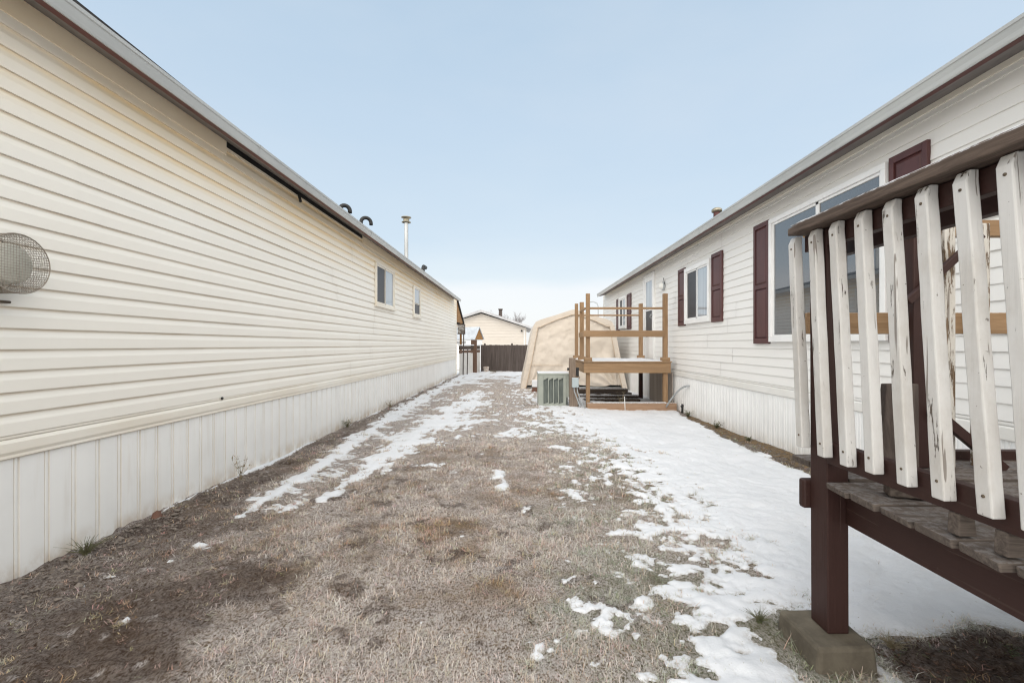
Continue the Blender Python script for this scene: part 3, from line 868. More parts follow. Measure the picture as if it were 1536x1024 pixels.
m = MB(); m.box(RX - .020, RX, RY0, RY1, 2.978, 3.024); m.build('frieze', MT['trim_cream'], Rh, bevel=.003)
def RW(px): return F * RX / (px - VX)
RZ = lambda px, py: EYE + (VY - py) * RW(px) / F
def shutter(ya, yb, z0, z1, rail=None):
    a = RX - .008; t = .030; fw = .048
    m = MB(); zm = rail or (z0 + z1) / 2
    m.box(a, a - t, ya, ya + fw, z0, z1); m.box(a, a - t, yb - fw, yb, z0, z1)
    for (p, q) in ((z0, z0 + fw * 1.4), (zm - fw * .6, zm + fw * .6), (z1 - fw * 1.2, z1)):
        m.box(a, a - t, ya + fw, yb - fw, p, q)
    for (p, q) in ((z0 + fw * 1.4, zm - fw * .6), (zm + fw * .6, z1 - fw * 1.2)):
        A = [(a - .012, ya + fw, p), (a - .012, yb - fw, p), (a - .012, yb - fw, q), (a - .012, ya + fw, q)]
        i = .026
        B = [(a - .024, ya + fw + i, p + i), (a - .024, yb - fw - i, p + i), (a - .024, yb - fw - i, q - i), (a - .024, ya + fw + i, q - i)]
        m.add(A + B, [(4, 5, 6, 7), (0, 1, 5, 4), (1, 2, 6, 5), (2, 3, 7, 6), (3, 0, 4, 7)])
    return m.build('shutter', MT['shutter'], Rh, bevel=.003)
# big front window
wy0, wy1 = RW(1338), RW(1159.5)
window(Rh, -1, RX - .004, wy0, wy1, 1.255, 2.745, [(0, .515, 0, 1, 'glass'), (.485, 1, 0, 1, 'glass')], fw=.055, proud=.055)
shutter(RW(1398), RW(1339.5), 1.235, 2.765, 1.96)
shutter(RW(1157), RW(1134), 1.235, 2.765, 1.96)
# middle window
window(Rh, -1, RX - .004, RW(1068.5), RW(1030.5), 1.60, 2.62, [(0, .52, 0, 1, 'glass_sky'), (.48, 1, 0, 1, 'glass_screen')], fw=.075, proud=.055)
shutter(RW(1086), RW(1070), 1.58, 2.66, 2.11); shutter(RW(1029.5), RW(1019.5), 1.58, 2.66, 2.11)
# far window
window(Rh, -1, RX - .004, RW(941.3), RW(930.5), 1.70, 2.66, [(0, .5, 0, 1, 'glass_sky'), (.5, 1, 0, 1, 'glass_screen')], fw=.07, proud=.055)
shutter(RW(947.7), RW(942), 1.66, 2.66, 2.13); shutter(RW(930), RW(926), 1.66, 2.66, 2.13)
# door
dy0, dy1, dz0, dz1 = RW(983.3), RW(968), .885, 2.90
m = MB(); a, b = RX - .004, RX - .05
m.box(a, b, dy0, dy1, dz1 - .06, dz1); m.box(a, b, dy0, dy0 + .06, dz0, dz1 - .06); m.box(a, b, dy1 - .06, dy1, dz0, dz1 - .06)
c = RX - .038
m.box(a, c, dy0 + .062, dy1 - .062, dz0 + .01, dz0 + .52); m.box(a, c, dy0 + .062, dy1 - .062, dz1 - .17, dz1 - .062)
m.box(a, c, dy0 + .062, dy0 + .16, dz0 + .52, dz1 - .17); m.box(a, c, dy1 - .16, dy1 - .062, dz0 + .52, dz1 - .17)
m.box(a, c, dy0 + .16, dy1 - .16, dz0 + 1.14, dz0 + 1.17)
door = m.build('door', MT['upvc'], Rh, bevel=.004)
m = MB(); m.box(RX - .02, RX - .026, dy0 + .155, dy1 - .155, dz0 + 1.165, dz1 - .165); m.build('upper_glass', MT['glass_sky'], door)
m = MB(); m.box(RX - .02, RX - .026, dy0 + .155, dy1 - .155, dz0 + .515, dz0 + 1.145); m.build('lower_glass', MT['glass_screen'], door)
m = MB().tube([(RX - .04, dy0 + .11, 1.92), (RX - .085, dy0 + .11, 1.92), (RX - .085, dy0 + .16, 1.86), (RX - .04, dy0 + .16, 1.84)], .010, 8); m.build('handle', MT['galv'], door)
m = MB(); m.lathe((3.35, 7.75, 0), [(.055, 3.0), (.055, 3.50)], n=16); m.build('vent_pipe', MT['maroon_trim'], rr)
m = MB(); m.lathe((3.35, 7.75, 0), [(.056, 3.47), (.085, 3.48), (.085, 3.52), (.05, 3.545), (0, 3.55)], n=16); m.build('vent_cap', MT['brass'], rr)
# wall lamp
ly, lz = RW(997), RZ(997, 429)
WL = empty('wall_lamp', (RX, ly, lz), 'round white bulkhead lamp on the white wall above the side door landing', 'lamp')
m = MB(); m.lathe((RX - .008, ly, lz), [(.0, -.05), (.085, -.05), (.095, -.03), (.095, 0)], axis='x', n=24); m.build('lamp_base', MT['conduit'], WL)
m = MB(); m.lathe((RX - .058, ly, lz), [(.0, -.065), (.045, -.058), (.072, -.03), (.078, 0)], axis='x', n=24); m.build('lamp_glass', MT['lamp_glass'], WL)
m = MB(); m.tube([(RX - .03, ly - .10, lz + .02), (RX - .06, ly - .10, lz + .16)], .006, 6); m.build('sensor', MT['black'], WL)

# ------------------------------------------------------------------ foreground brown deck (right)
DK = empty('brown_deck', (1.23, 1.8, 0), 'raised dark brown deck with a white baluster railing beside the white home', 'deck')
BXo = 1.147; PX0, PX1, PY0, PY1 = 1.187, 1.270, 1.765, 1.868
m = MB(); m.hexa([(PX0 + .006, PY0, .10), (PX1 + .006, PY0, .10), (PX1 + .006, PY1, .10), (PX0 + .006, PY1, .10)],
                 [(PX0, PY0, 1.674), (PX1, PY0, 1.674), (PX1, PY1, 1.674), (PX0, PY1, 1.674)])
m.build('post', MT['brown_paint'], DK, bevel=.004)
m = MB(); m.box(1.66, 1.745, 1.92, 2.01, .701, 1.70); m.build('post', MT['brown_paint'], DK, bevel=.004)
m = MB(); m.box(2.55, 2.64, 1.92, 2.01, -.05, 1.70); m.build('post', MT['treated_z'], DK, bevel=.004)
# cap rail with a slightly ragged weathered edge
rr_ = random.Random(5)
m = MB(); N = 26; ya, yb = -.35, 1.925
vs = []; fs = []
for i in range(N + 1):
    y = ya + (yb - ya) * i / N
    j = lambda a: rr_.uniform(-a, a)
    xo = 1.12 + j(.0018); xi = 1.262 + j(.0015); zt = 1.716 + j(.0012); zb = 1.676 + j(.0012)
    if i == N: xo += .012; zt -= .004; zb += .003
    vs += [(xo + .002, y, zb), (xi, y, zb), (xi, y, zt), (xo + .007, y, zt), (xo, y, zt - .007), (xo, y, zb + .004)]
for i in range(N):
    for k in range(6):
        k2 = (k + 1) % 6
        fs.append((i * 6 + k, i * 6 + k2, (i + 1) * 6 + k2, (i + 1) * 6 + k))
fs += [tuple(range(6)), tuple(N * 6 + k for k in reversed(range(6)))]
m.add(vs, fs); m.build('cap_rail', MT['grey_wood_y'], DK)
m = MB(); vs = []; fs = []
for i in range(61):
    y = 1.905 - (1.905 + .34) * i / 60; h = .0008 + .002 * rr_.random(); e = rr_.uniform(-.002, .002)
    vs += [(1.1275 + e, y, 1.7150), (1.150 + e, y, 1.7165), (1.146 + e, y, 1.7165 + h), (1.131 + e, y, 1.716 + h)]
for i in range(60):
    for k in range(4): fs.append((i * 4 + k, i * 4 + (k + 1) % 4, i * 4 + 4 + (k + 1) % 4, i * 4 + 4 + k))
m.add(vs, fs, True); m.build('frost_edge', MT['snow_plain'], DK)
m = MB(); m.box(1.187, 1.225, -.3, 1.763, 1.604, 1.672); m.box(1.187, 1.225, 1.870, 1.90, 1.604, 1.672); m.build('rail', MT['brown_paint_y'], DK, bevel=.003)
m = MB(); m.box(1.310, 1.350, -.3, 1.90, 1.585, 1.670); m.build('rail', MT['brown_paint_y'], DK, bevel=.003)
m = MB(); m.box(1.1875, 1.226, -.3, 1.763, .762, .845); m.build('rail', MT['brown_paint_y'], DK, bevel=.003)
def baluster(Yf, k):
    r = random.Random(40 + k)
    w, d = .034, .040
    yt, yb = Yf - d, Yf - d - .058 - r.uniform(-.008, .008)
    zt, zb = 1.672, .797 + r.uniform(-.006, .006)
    x0, x1 = BXo + r.uniform(-.003, .001), BXo + w
    zc = zt - .028; c = .012
    rows = [(zb + .006, yb, x0 + .003, 0), (zb, yb, x0 + .006, 0)]
    m = MB(); vs = []
    segs = 10
    for i in range(segs + 1):
        t = i / segs; z = zb + (zc - zb) * t; y = yb + (yt - yb) * t
        jx = r.uniform(-.0006, .0006); jy = r.uniform(-.0008, .0008)
        vs += [(x0 + jx, y + jy, z), (x1 + jx, y + jy, z), (x1 + jx, y + d + jy, z), (x0 + jx, y + d + jy, z)]
    vs += [(x0 + c, yt, zt), (x1, yt, zt), (x1, yt + d, zt), (x0 + c, yt + d, zt)]
    fs = [(3, 2, 1, 0), tuple((segs + 1) * 4 + q for q in range(4))]
    for i in range(segs + 1):
        for q in range(4):
            q2 = (q + 1) % 4
            fs.append((i * 4 + q, i * 4 + q2, (i + 1) * 4 + q2, (i + 1) * 4 + q))
    m.add(vs, fs)
    b = m.build('baluster', MT['white_paint'], DK, bevel=.004)
    for zz in (zb + .05, zt - .05):
        n = MB(); t = (zz - zb) / (zc - zb); yy = yb + (yt - yb) * t + d * .45
        n.lathe((x0 - .0012, yy, zz), [(0, -.0015), (.004, -.001), (.0045, .002)], axis='x', n=8)
        n.build('nail', MT['hood_dark'], b)
    return yb, d, zb, x0
for k, Yf in enumerate([1.944, 1.812, 1.692, 1.564, 1.445, 1.323, 1.209, 1.099, .985, .865, .745, .625]):
    yb, d, zb, x0 = baluster(Yf, k)
    if k in (5, 6):
        m = MB(); m.hexa([(1.188, yb + .004, .7005), (1.236, yb + .001, .7005), (1.236, yb + d + .004, .7005), (1.188, yb + d, .7005)],
                         [(1.190, yb + .006, .7615), (1.232, yb + .004, .7615), (1.232, yb + d, .7615), (1.190, yb + d - .002, .7615)])
        m.build('spacer_block', MT['grey_wood_x'], DK, bevel=.004)
# floor boards (weathered) laid across
m = MB(); y = 1.762; bx = random.Random(9); first = True
while y > -.4:
    w = .134 + bx.uniform(-.006, .006); xo = 1.163 + bx.uniform(-.010, .010); zt = .697 + bx.uniform(-.003, .003)
    sk = bx.uniform(.006, .016)
    m.hexa([(xo + .004, y - w, .669), (2.62, y - w, .669), (2.62, y - .011, .669), (xo + .004 + sk, y - .011, .669)],
           [(xo, y - w, zt - .004), (2.62, y - w, zt), (2.62, y - .011, zt), (xo + sk, y - .011, zt - .002)])
    y -= w
y = 1.772
for k in range(3):
    m.box(1.285 if y < 1.87 else 1.30, 2.62, y + .003, y + .132, .669, .698); y += .137
m.build('floor', MT['grey_wood_x'], DK, bevel=.004)
m = MB(); m.box(1.262, 1.30, -.35, PY0 - .002, .525, .667); m.build('beam', MT['brown_paint_y'], DK, bevel=.003)
m = MB(); m.box(1.165, 2.62, PY1 + .002, PY1 + .040, .548, .667); m.build('beam', MT['brown_paint_y'], DK, bevel=.010)
m = MB(); m.box(2.58, 2.618, -.35, PY1, .525, .654); m.build('beam', MT['brown_paint_y'], DK, bevel=.003)
# far-end guard: bare treated rails, peeling pickets, brown braces
m = MB(); m.box(1.272, 2.62, 2.012, 2.05, 1.70, 1.772); m.build('guard_rail', MT['treated_x'], DK, bevel=.003)
m = MB(); m.box(1.272, 2.62, 2.012, 2.05, 1.268, 1.362); m.build('guard_rail', MT['treated_x'], DK, bevel=.003)
for (xa, xb, zb) in ((1.815, 1.862, .69), (1.958, 2.01, .685)):
    m = MB(); m.box(xa, xb, 1.945, 1.983, zb, 1.74); m.build('picket', MT['peel_paint'], DK, bevel=.004)
m = MB(); m.bar((1.62, 1.905, 1.40), (1.93, 1.905, 1.68), .022, .030); m.build('brace', MT['brown_paint'], DK, bevel=.003)
m = MB(); m.bar((1.72, 1.90, .95), (2.02, 1.90, .70), .025, .040); m.build('brace', MT['brown_paint'], DK, bevel=.003)
m = MB(); m.box(1.96, 2.62, 2.06, 2.10, .60, .74); m.build('stair_stringer', MT['brown_paint_y'], DK, bevel=.003)
# concrete footing
m = MB(); m.hexa([(1.085, 1.665, -.12), (1.335, 1.668, -.12), (1.345, 1.955, -.12), (1.085, 1.955, -.12)],
                 [(1.105, 1.68, .098), (1.318, 1.685, .100), (1.325, 1.94, .100), (1.100, 1.935, .098)])
o = m.build('concrete_block', MT['block'], bevel=.014, loc=(1.21, 1.81, 0))
tag(o, 'stained concrete pier block under the brown deck post', 'block')
# scrap of board on the floor boards, board leaning behind the balusters
m = MB(); m.hexa([(1.262, 1.555, .7015), (1.42, 1.50, .7015), (1.445, 1.555, .7015), (1.285, 1.612, .7015)],
                 [(1.262, 1.555, .738), (1.42, 1.50, .738), (1.445, 1.555, .738), (1.285, 1.612, .738)])
o = m.build('board_offcut', MT['grey_wood_x'], bevel=.004, loc=(1.35, 1.55, .7015)); tag(o, 'short grey board offcut lying on the deck floor under the railing', 'board')
m = MB(); m.hexa([(1.42, 1.80, .70), (1.58, 1.80, .70), (1.58, 1.838, .70), (1.42, 1.838, .70)],
                 [(1.50, 1.86, 1.06), (1.63, 1.86, 1.06), (1.63, 1.895, 1.06), (1.50, 1.895, 1.06)])
o = m.build('leaning_board', MT['old_board'], bevel=.004, loc=(1.5, 1.81, .684)); tag(o, 'slanted grey weathered board leaning behind the white balusters', 'board')

# ------------------------------------------------------------------ unfinished treated landing by the side door
ZG = -.08
TL = empty('wooden_landing', (2.1, 9.9, ZG), 'bare orange-brown timber landing with tall unfinished railing posts at the side door', 'landing')
fy, by = 9.0, 10.87
def sq(x, y, w, z0, z1, mat, name='post', part=TL, bev=.004):
    m = MB(); m.box(x - w / 2, x + w / 2, y - w / 2, y + w / 2, z0, z1); return m.build(name, MT[mat], part, bevel=bev)
ZD = .895
LXp, RXp = 1.348, 2.882
sq(LXp, fy + .045, .076, -.10, 2.235, 'treated_z'); sq(RXp, fy + .045, .085, -.10, 2.235, 'treated_z')
sq(LXp, by, .076, -.10, 2.20, 'treated_z'); sq(RXp, by, .085, ZD, 2.20, 'treated_z')
sq(RXp, by, .085, -.10, .70, 'brown_paint')
sq(LXp - .012, 9.85, .085, ZD, 2.14, 'treated_z')
m = MB(); m.box(1.257, 2.968, fy - .042, fy + .003, .665, .872); m.build('beam', MT['treated_x'], TL, bevel=.004)
m = MB(); m.box(1.257, 1.295, fy + .004, by + .06, .668, .868); m.build('beam', MT['treated_y'], TL, bevel=.004)
m = MB(); m.box(1.296, 2.968, by + .022, by + .06, .668, .868); m.build('beam', MT['treated_x'], TL, bevel=.004)
m = MB(); y = fy - .06
while y < by + .05:
    m.box(1.235, 2.985, y, y + .135, .874, ZD); y += .14
m.build('floor', MT['treated_x'], TL, bevel=.003)
for (x, y) in ((LXp, fy + .045), (RXp, fy + .045), (LXp, by), (RXp, by), (LXp - .012, 9.85)):
    m = MB(); w = .075
    m.box(x - w, x + w, y - w, y - .046, ZD + .001, ZD + .075); m.box(x - w, x - .046, y - .045, y + w, ZD + .001, ZD + .075)
    m.box(x + .046, x + w, y - .045, y + w, ZD + .001, ZD + .075)
    m.build('post_collar', MT['treated_x'], TL, bevel=.003)
m = MB(); m.box(LXp + .04, RXp - .044, fy + .02, fy + .075, 1.925, 1.965); m.build('rail', MT['treated_x'], TL, bevel=.003)
m = MB(); m.box(LXp - .10, RXp - .044, fy - .034, fy + .005, 1.375, 1.50); m.build('rail', MT['treated_x'], TL, bevel=.003)
m = MB(); m.box(LXp + .04, RXp - .044, by - .02, by + .02, 1.905, 1.94); m.build('rail', MT['treated_x'], TL, bevel=.003)
m = MB(); m.box(LXp - .06, LXp - .025, fy + .085, 9.80, 1.925, 1.965); m.build('rail', MT['treated_y'], TL, bevel=.003)
m = MB(); m.box(LXp - .085, LXp - .047, fy + .006, 9.80, 1.38, 1.48); m.build('rail', MT['treated_y'], TL, bevel=.003)
# snow on the landing
xs_ = np.linspace(1.27, 2.975, 36); ys_ = np.linspace(fy - .045, by + .03, 40)
AX, AY = np.meshgrid(xs_, ys_)
edge = np.minimum.reduce([AX - 1.27, 2.975 - AX, AY - (fy - .045), by + .03 - AY])
AZ = ZD - .004 + .016 * sst(0, .10, edge) + .006 * fbm(AX, AY, .2, 5, 3) * sst(0, .1, edge)
ii = np.arange(36 * 40).reshape(40, 36)
qd = np.stack([ii[:-1, :-1], ii[:-1, 1:], ii[1:, 1:], ii[1:, :-1]], -1).reshape(-1, 4)
o = fast_mesh('snow_layer', np.stack([AX, AY, AZ], -1).reshape(-1, 3) - np.array([2.1, 9.9, 0]), qd, MT['snow_plain'])
o.location = (2.1, 9.9, 0)
tag(o, 'thin white snow lying on the timber landing floor', 'snow')

m = MB(); m.box(1.31, 3.055, 8.86, 8.97, -.12, .085)
o = m.build('landscape_timber', MT['timber'], bevel=.012, loc=(2.2, 8.92, -.1)); tag(o, 'thick tan timber lying on edge in the snow before the landing', 'timber')
m = MB(); m.box(1.42, 2.85, 8.875, 8.955, .086, .098); o = m.build('snow_strip', MT['snow_plain'], bevel=.006, loc=(2.1, 8.92, .086)); tag(o, 'thin strip of snow on top of the tan timber', 'snow')
m = MB(); m.box(3.055, 3.075, 9.15, 10.75, -.12, .66); o = m.build('grey_tan_sheet', MT['grey_tan'], loc=(3.06, 9.95, -.1), bevel=.003)  # grey-brown sheet in front of the skirting
tag(o, 'grey brown sheet standing under the landing against the skirting', 'board')
m = MB(); pts = []
A, Bp = Vector((2.84, 8.84, .02)), Vector((3.08, 8.30, .47))
for k in range(11):
    t = k / 10; p = A.lerp(Bp, t); p.z = .02 + .45 * (math.sin(t * math.pi / 2)); pts.append(p)
m.tube(pts, .017, 10); o = m.build('grey_hose', MT['conduit'], loc=(2.84, 8.84, 0)); tag(o, 'grey flexible pipe curving from the timber up to the white skirting', 'pipe')
m = MB(); m.tube([(3.07, 8.62, -.08), (3.07, 8.62, .10)], .018, 8); m.tube([(3.04, 8.62, .05), (3.09, 8.60, .08)], .014, 6); o = m.build('outdoor_tap', MT['black'], loc=(3.07, 8.62, -.08)); tag(o, 'small black tap at the foot of the white skirting beside the timber end', 'tap')

# lumber, bricks under and behind the landing
r = random.Random(21)
for k, (z, y, x0, x1, lab) in enumerate(((.0, 10.9, 1.25, 2.9, 'dark frosted plank on the ground beneath the landing'), (.10, 11.6, 1.2, 2.75, 'long dark plank lying above another plank before the shelter'),
                            (.0, 11.6, 1.1, 2.85, 'long dark plank at the bottom against the shelter front'), (.0, 10.2, 1.45, 2.7, 'short dark plank nearest the tan timber'))):
    m = MB(); m.box(x0, x1, y, y + .25, z - .09, z - .002); o = m.build('plank', MT['dark_wood_x'], bevel=.006, loc=((x0 + x1) / 2, y + .12, z - .09))
    tag(o, lab, 'plank', 'planks under the landing')
m = MB(); m.box(.30, .55, 11.75, 11.95, -.06, .05); m.box(.32, .52, 11.77, 11.93, .052, .13); o = m.build('brick_stack', MT['red_brick'], bevel=.006, loc=(.42, 11.85, -.06)); tag(o, 'rusty brown bricks stacked left of the air conditioner', 'bricks')
m = MB(); m.box(.31, .56, 11.74, 11.96, .131, .30); o = m.build('white_box', MT['snow_plain'], bevel=.012, loc=(.43, 11.85, .131)); tag(o, 'white box on the bricks beside the air conditioner', 'box')

# ------------------------------------------------------------------ air conditioner
AC = empty('air_conditioner', (.68, 9.5, -.06), 'grey green outdoor air conditioner with four louvred slots and a snowy lid', 'air conditioner')
ax0, ax1, ay0, ay1, az0, az1 = .372, 1.0, 9.2, 9.82, -.035, .635
m = MB()
m.box(ax0, .475, ay0, ay0 + .035, az0 + .02, az1 - .03)
m.box(.876, .935, ay0, ay0 + .035, az0 + .02, az1 - .03); m.box(.936, ax1, ay0 + .006, ay0 + .035, .16, az1 - .03)
m.box(.476, .875, ay0, ay0 + .035, az1 - .085, az1 - .03); m.box(.476, .875, ay0, ay0 + .035, az0 + .02, az0 + .06)
sl = [.476 + .40 * k / 4 for k in range(5)]
for k in range(1, 4): m.box(sl[k] - .008, sl[k] + .008, ay0, ay0 + .035, az0 + .06, az1 - .085)
for k in range(4):
    xa, xb = sl[k] + (.008 if k else 0), sl[k + 1] - (.008 if k < 3 else 0)
    m.add([(xa, ay0 + .002, az1 - .085), (xb, ay0 + .002, az1 - .085), (xa, ay0 + .002, az1 - .13), (xa, ay0 + .03, az1 - .085), (xb, ay0 + .03, az1 - .085), (xa, ay0 + .03, az1 - .13)],
          [(0, 2, 1), (3, 4, 5), (0, 1, 4, 3), (1, 2, 5, 4), (2, 0, 3, 5)])
    m.add([(xa, ay0 + .002, az0 + .06), (xb, ay0 + .002, az0 + .06), (xb, ay0 + .002, az0 + .085), (xa, ay0 + .03, az0 + .06), (xb, ay0 + .03, az0 + .06), (xb, ay0 + .03, az0 + .085)],
          [(0, 1, 2), (3, 5, 4), (0, 3, 4, 1), (1, 4, 5, 2), (2, 5, 3, 0)])
m.box(ax0, ax0 + .03, ay0 + .036, ay1, az0 + .02, az1 - .03); m.box(ax1 - .03, ax1, ay0 + .036, ay1, .16, az1 - .03)
m.build('cabinet', MT['ac_metal'], AC, bevel=.004)
m = MB(); m.box(ax0 + .032, ax1 - .032, ay0 + .037, ay1 - .03, az0 + .02, az1 - .04); m.build('coil', MT['ac_coil'], AC)
m = MB(); m.box(ax0 - .008, ax1 + .008, ay0 - .01, ay1 + .01, az1 - .03, az1 + .01); m.build('lid', MT['ac_metal'], AC, bevel=.008)
m = MB(); m.box(ax0 - .005, ax1 + .005, ay0 - .007, ay1 + .007, az1 + .011, az1 + .018); m.build('snow_cap', MT['snow_plain'], AC, bevel=.008)
m = MB(); m.box(ax0 - .01, ax1 + .01, ay0 - .01, ay1 + .01, az0 - .05, az0 + .018); m.build('base', MT['ac_coil'], AC, bevel=.006)

UP = empty('utility_post', (1.05, 9.02, -.08), 'short grey wooden post carrying a pale junction box beside the air conditioner', 'post')
m = MB(); m.hexa([(.985, 8.99, -.12), (1.150, 8.99, -.12), (1.15, 9.10, -.12), (.985, 9.10, -.12)], [(.975, 8.99, .55), (1.118, 8.99, .55), (1.118, 9.10, .55), (.975, 9.10, .55)])
m.hexa([(.975, 8.988, .552), (1.110, 8.988, .552), (1.11, 9.10, .552), (.975, 9.10, .552)], [(.975, 8.992, .96), (1.095, 8.992, .96), (1.095, 9.10, .96), (.975, 9.10, .96)])
m.build('post', MT['grey_wood_z'], UP, bevel=.006)
m = MB(); m.box(1.02, 1.15, 8.90, 8.986, .385, .575); m.build('junction_box', MT['box_grey'], UP, bevel=.010)
m = MB(); m.box(1.112, 1.165, 8.99, 9.06, .60, .77); m.build('switch_box', MT['black'], UP, bevel=.006)
m = MB(); m.tube([(.935, 9.02, .74), (.975, 9.02, .74)], .028, 10); m.build('switch_knob', MT['black'], UP)
m = MB(); m.tube([(1.06, 8.95, .386), (1.07, 8.95, .30), (1.16, 8.93, .06), (1.20, 8.90, -.06)], .012, 8); m.tube([(1.12, 8.95, .386), (1.135, 8.95, .28), (1.22, 8.93, .06), (1.29, 8.90, -.02)], .012, 8)
m.tube([(1.20, 8.90, -.05), (1.27, 8.88, -.07), (1.32, 8.84, -.03)], .02, 8)
m.build('conduit', MT['conduit'], UP)
m = MB(); pts = [(1.16 + .012 * math.sin(k * 1.9), 9.02 + .01 * math.cos(k * 1.9), .62 - .05 * k) for k in range(14)]; m.tube(pts, .009, 6); m.build('cable', MT['hood_dark'], UP)

# ------------------------------------------------------------------ canvas shelter
SH = empty('canvas_shelter', (1.5, 12.8, -.06), 'beige peaked fabric shelter standing between the driveway and the white home', 'shelter')
SY, SD = 12.8, 3.2
prof = [(.005, -.07), (.19, .80), (.37, 1.72), (.44, 1.86), (.56, 1.92), (1.02, 2.06), (1.44, 2.20), (1.52, 2.21), (1.60, 2.20), (2.03, 2.06), (2.46, 1.93), (2.58, 1.87), (2.65, 1.74), (2.83, .82), (3.03, -.07)]
m = MB(); t = .012
outer = [(x, z) for x, z in prof]
# roof and sides
m.strip(outer, SY - .03, SY + SD, 14, True)
# the strip of roof cover that wraps onto the front
ctr = (1.52, .8)
def inset(p, d):
    v = Vector((ctr[0] - p[0], 0, ctr[1] - p[1]))
    dx = d if p[0] < 1.0 else -d if p[0] > 2.05 else 0
    dz = -d * .95 if p[1] > 1.80 else 0
    if p[1] > 1.70 and (p[0] < .7 or p[0] > 2.35): dx *= .9
    return (p[0] + dx, p[1] + dz)
n = len(prof); ring0 = []; ring1 = []
for i, p in enumerate(prof):
    q = inset(p, .15)
    ring0.append((p[0], SY - .03, p[1])); ring1.append((q[0], SY - .012, q[1] if i not in (0, n - 1) else -.04))
m.add(ring0 + ring1, [(i, i + 1, i + 1 + n, i + n) for i in range(n - 1)], True)
m.build('cover', MT['tarp'], SH)
# front panel with folds
NX, NZ = 90, 70
xsn = np.linspace(0, 1, NX); zsn = np.linspace(0, 1, NZ)
UX, UZ = np.meshgrid(xsn, zsn)
inn = [(q[0], q[2]) for q in ring1]
lx = np.array([p[0] for p in inn[:8]]); lz = np.array([p[1] for p in inn[:8]])
rx = np.array([p[0] for p in inn[7:]][::-1]); rz = np.array([p[1] for p in inn[7:]][::-1])
zmax = inn[7][1]
bot = .075 + .05 * np.abs(UX - .5) * 0
topx = np.interp(0, [0], [0])
# map: rows follow the outline - left/right edge from profile at relative height
hh = np.linspace(0, 1, NZ)
def edge_pts(px, pz):
    seg = np.concatenate([[0], np.cumsum(np.hypot(np.diff(px), np.diff(pz)))]); seg /= seg[-1]
    return seg
XL, XR = lx[0], rx[0]
FX = XL + (XR - XL) * UX
ztop_at = np.interp(FX, np.array([p[0] for p in inn]), np.array([p[1] for p in inn]))
FZ = .07 + (ztop_at - .07) * UZ
# pull columns inside the slanted sides
side_l = np.interp(FZ, lz, lx); side_r = np.interp(FZ, rz, rx)
FX = np.clip(FX, 0, 9)
sag = -.02 * np.sin(np.pi * UX) * np.sin(np.pi * UZ)
fold = .012 * fbm(FX, FZ, .7, 5, 3) + .006 * fbm(FX + FZ, FZ - FX, .22, 8, 2)
dr = np.hypot(FX - 2.75, FZ + .05); ar = np.arctan2(FZ + .05, 2.75 - FX)
fold += .034 * np.sin(ar * 17 + 1.5 * fbm(FX, FZ, .6, 9, 2)) * np.exp(-dr / .9) * sst(.05, .35, dr)
dl = np.hypot(FX - .22, FZ + .0); al = np.arctan2(FZ, FX - .22)
fold += .026 * np.sin(al * 15) * np.exp(-dl / .6) * sst(.05, .3, dl)
fold += .018 * np.sin((FX * .55 + FZ) * 11 + 2 * fbm(FX, FZ, .8, 12, 2)) * sst(2.0, 2.5, FX) 
FY = SY + .012 + sag + 1.9 * fold
FZ = FZ + np.where(UZ == 0, .02 * np.sin(FX * 5) + .03 * sst(2.3, 2.8, FX), 0)
ii = np.arange(NX * NZ).reshape(NZ, NX)
qd = np.stack([ii[:-1, :-1], ii[:-1, 1:], ii[1:, 1:], ii[1:, :-1]], -1).reshape(-1, 4)
off = np.array(SH.location)
fp = fast_mesh('front_panel', np.stack([FX, FY, FZ], -1).reshape(-1, 3) - off, qd, MT['tarp'])
fp.parent = SH
m = MB(); m.box(.30, 1.2, SY - .042, SY - .028, .640, .650); 
for i in range(n - 1):
    if 0 <= i < n - 1:
        a = Vector(ring1[i]) + Vector((0, -.012, 0)); b = Vector(ring1[i + 1]) + Vector((0, -.012, 0))
        m.bar(a, b, .012, .010)
m.build('seam', MT['tarp_seam'], SH)
m = MB()
for (x0, z0, x1, z1) in ((.06, -.06, .40, 1.72), (2.96, -.06, 2.62, 1.72)):
    m.tube([(x0, SY + .06, z0), (x1, SY + .06, z1)], .022, 8)
m.tube([(.1, SY + .06, .02), (2.9, SY + .06, .02)], .02, 8)
m.build('frame', MT['galv'], SH)
m = MB(); m.box(.12, 2.9, SY + .35, SY + .9, -.10, .30); m.jitter(.01); m.build('dark_block', MT['dark_gap'], SH)  # near-black block behind the gap under the front panel

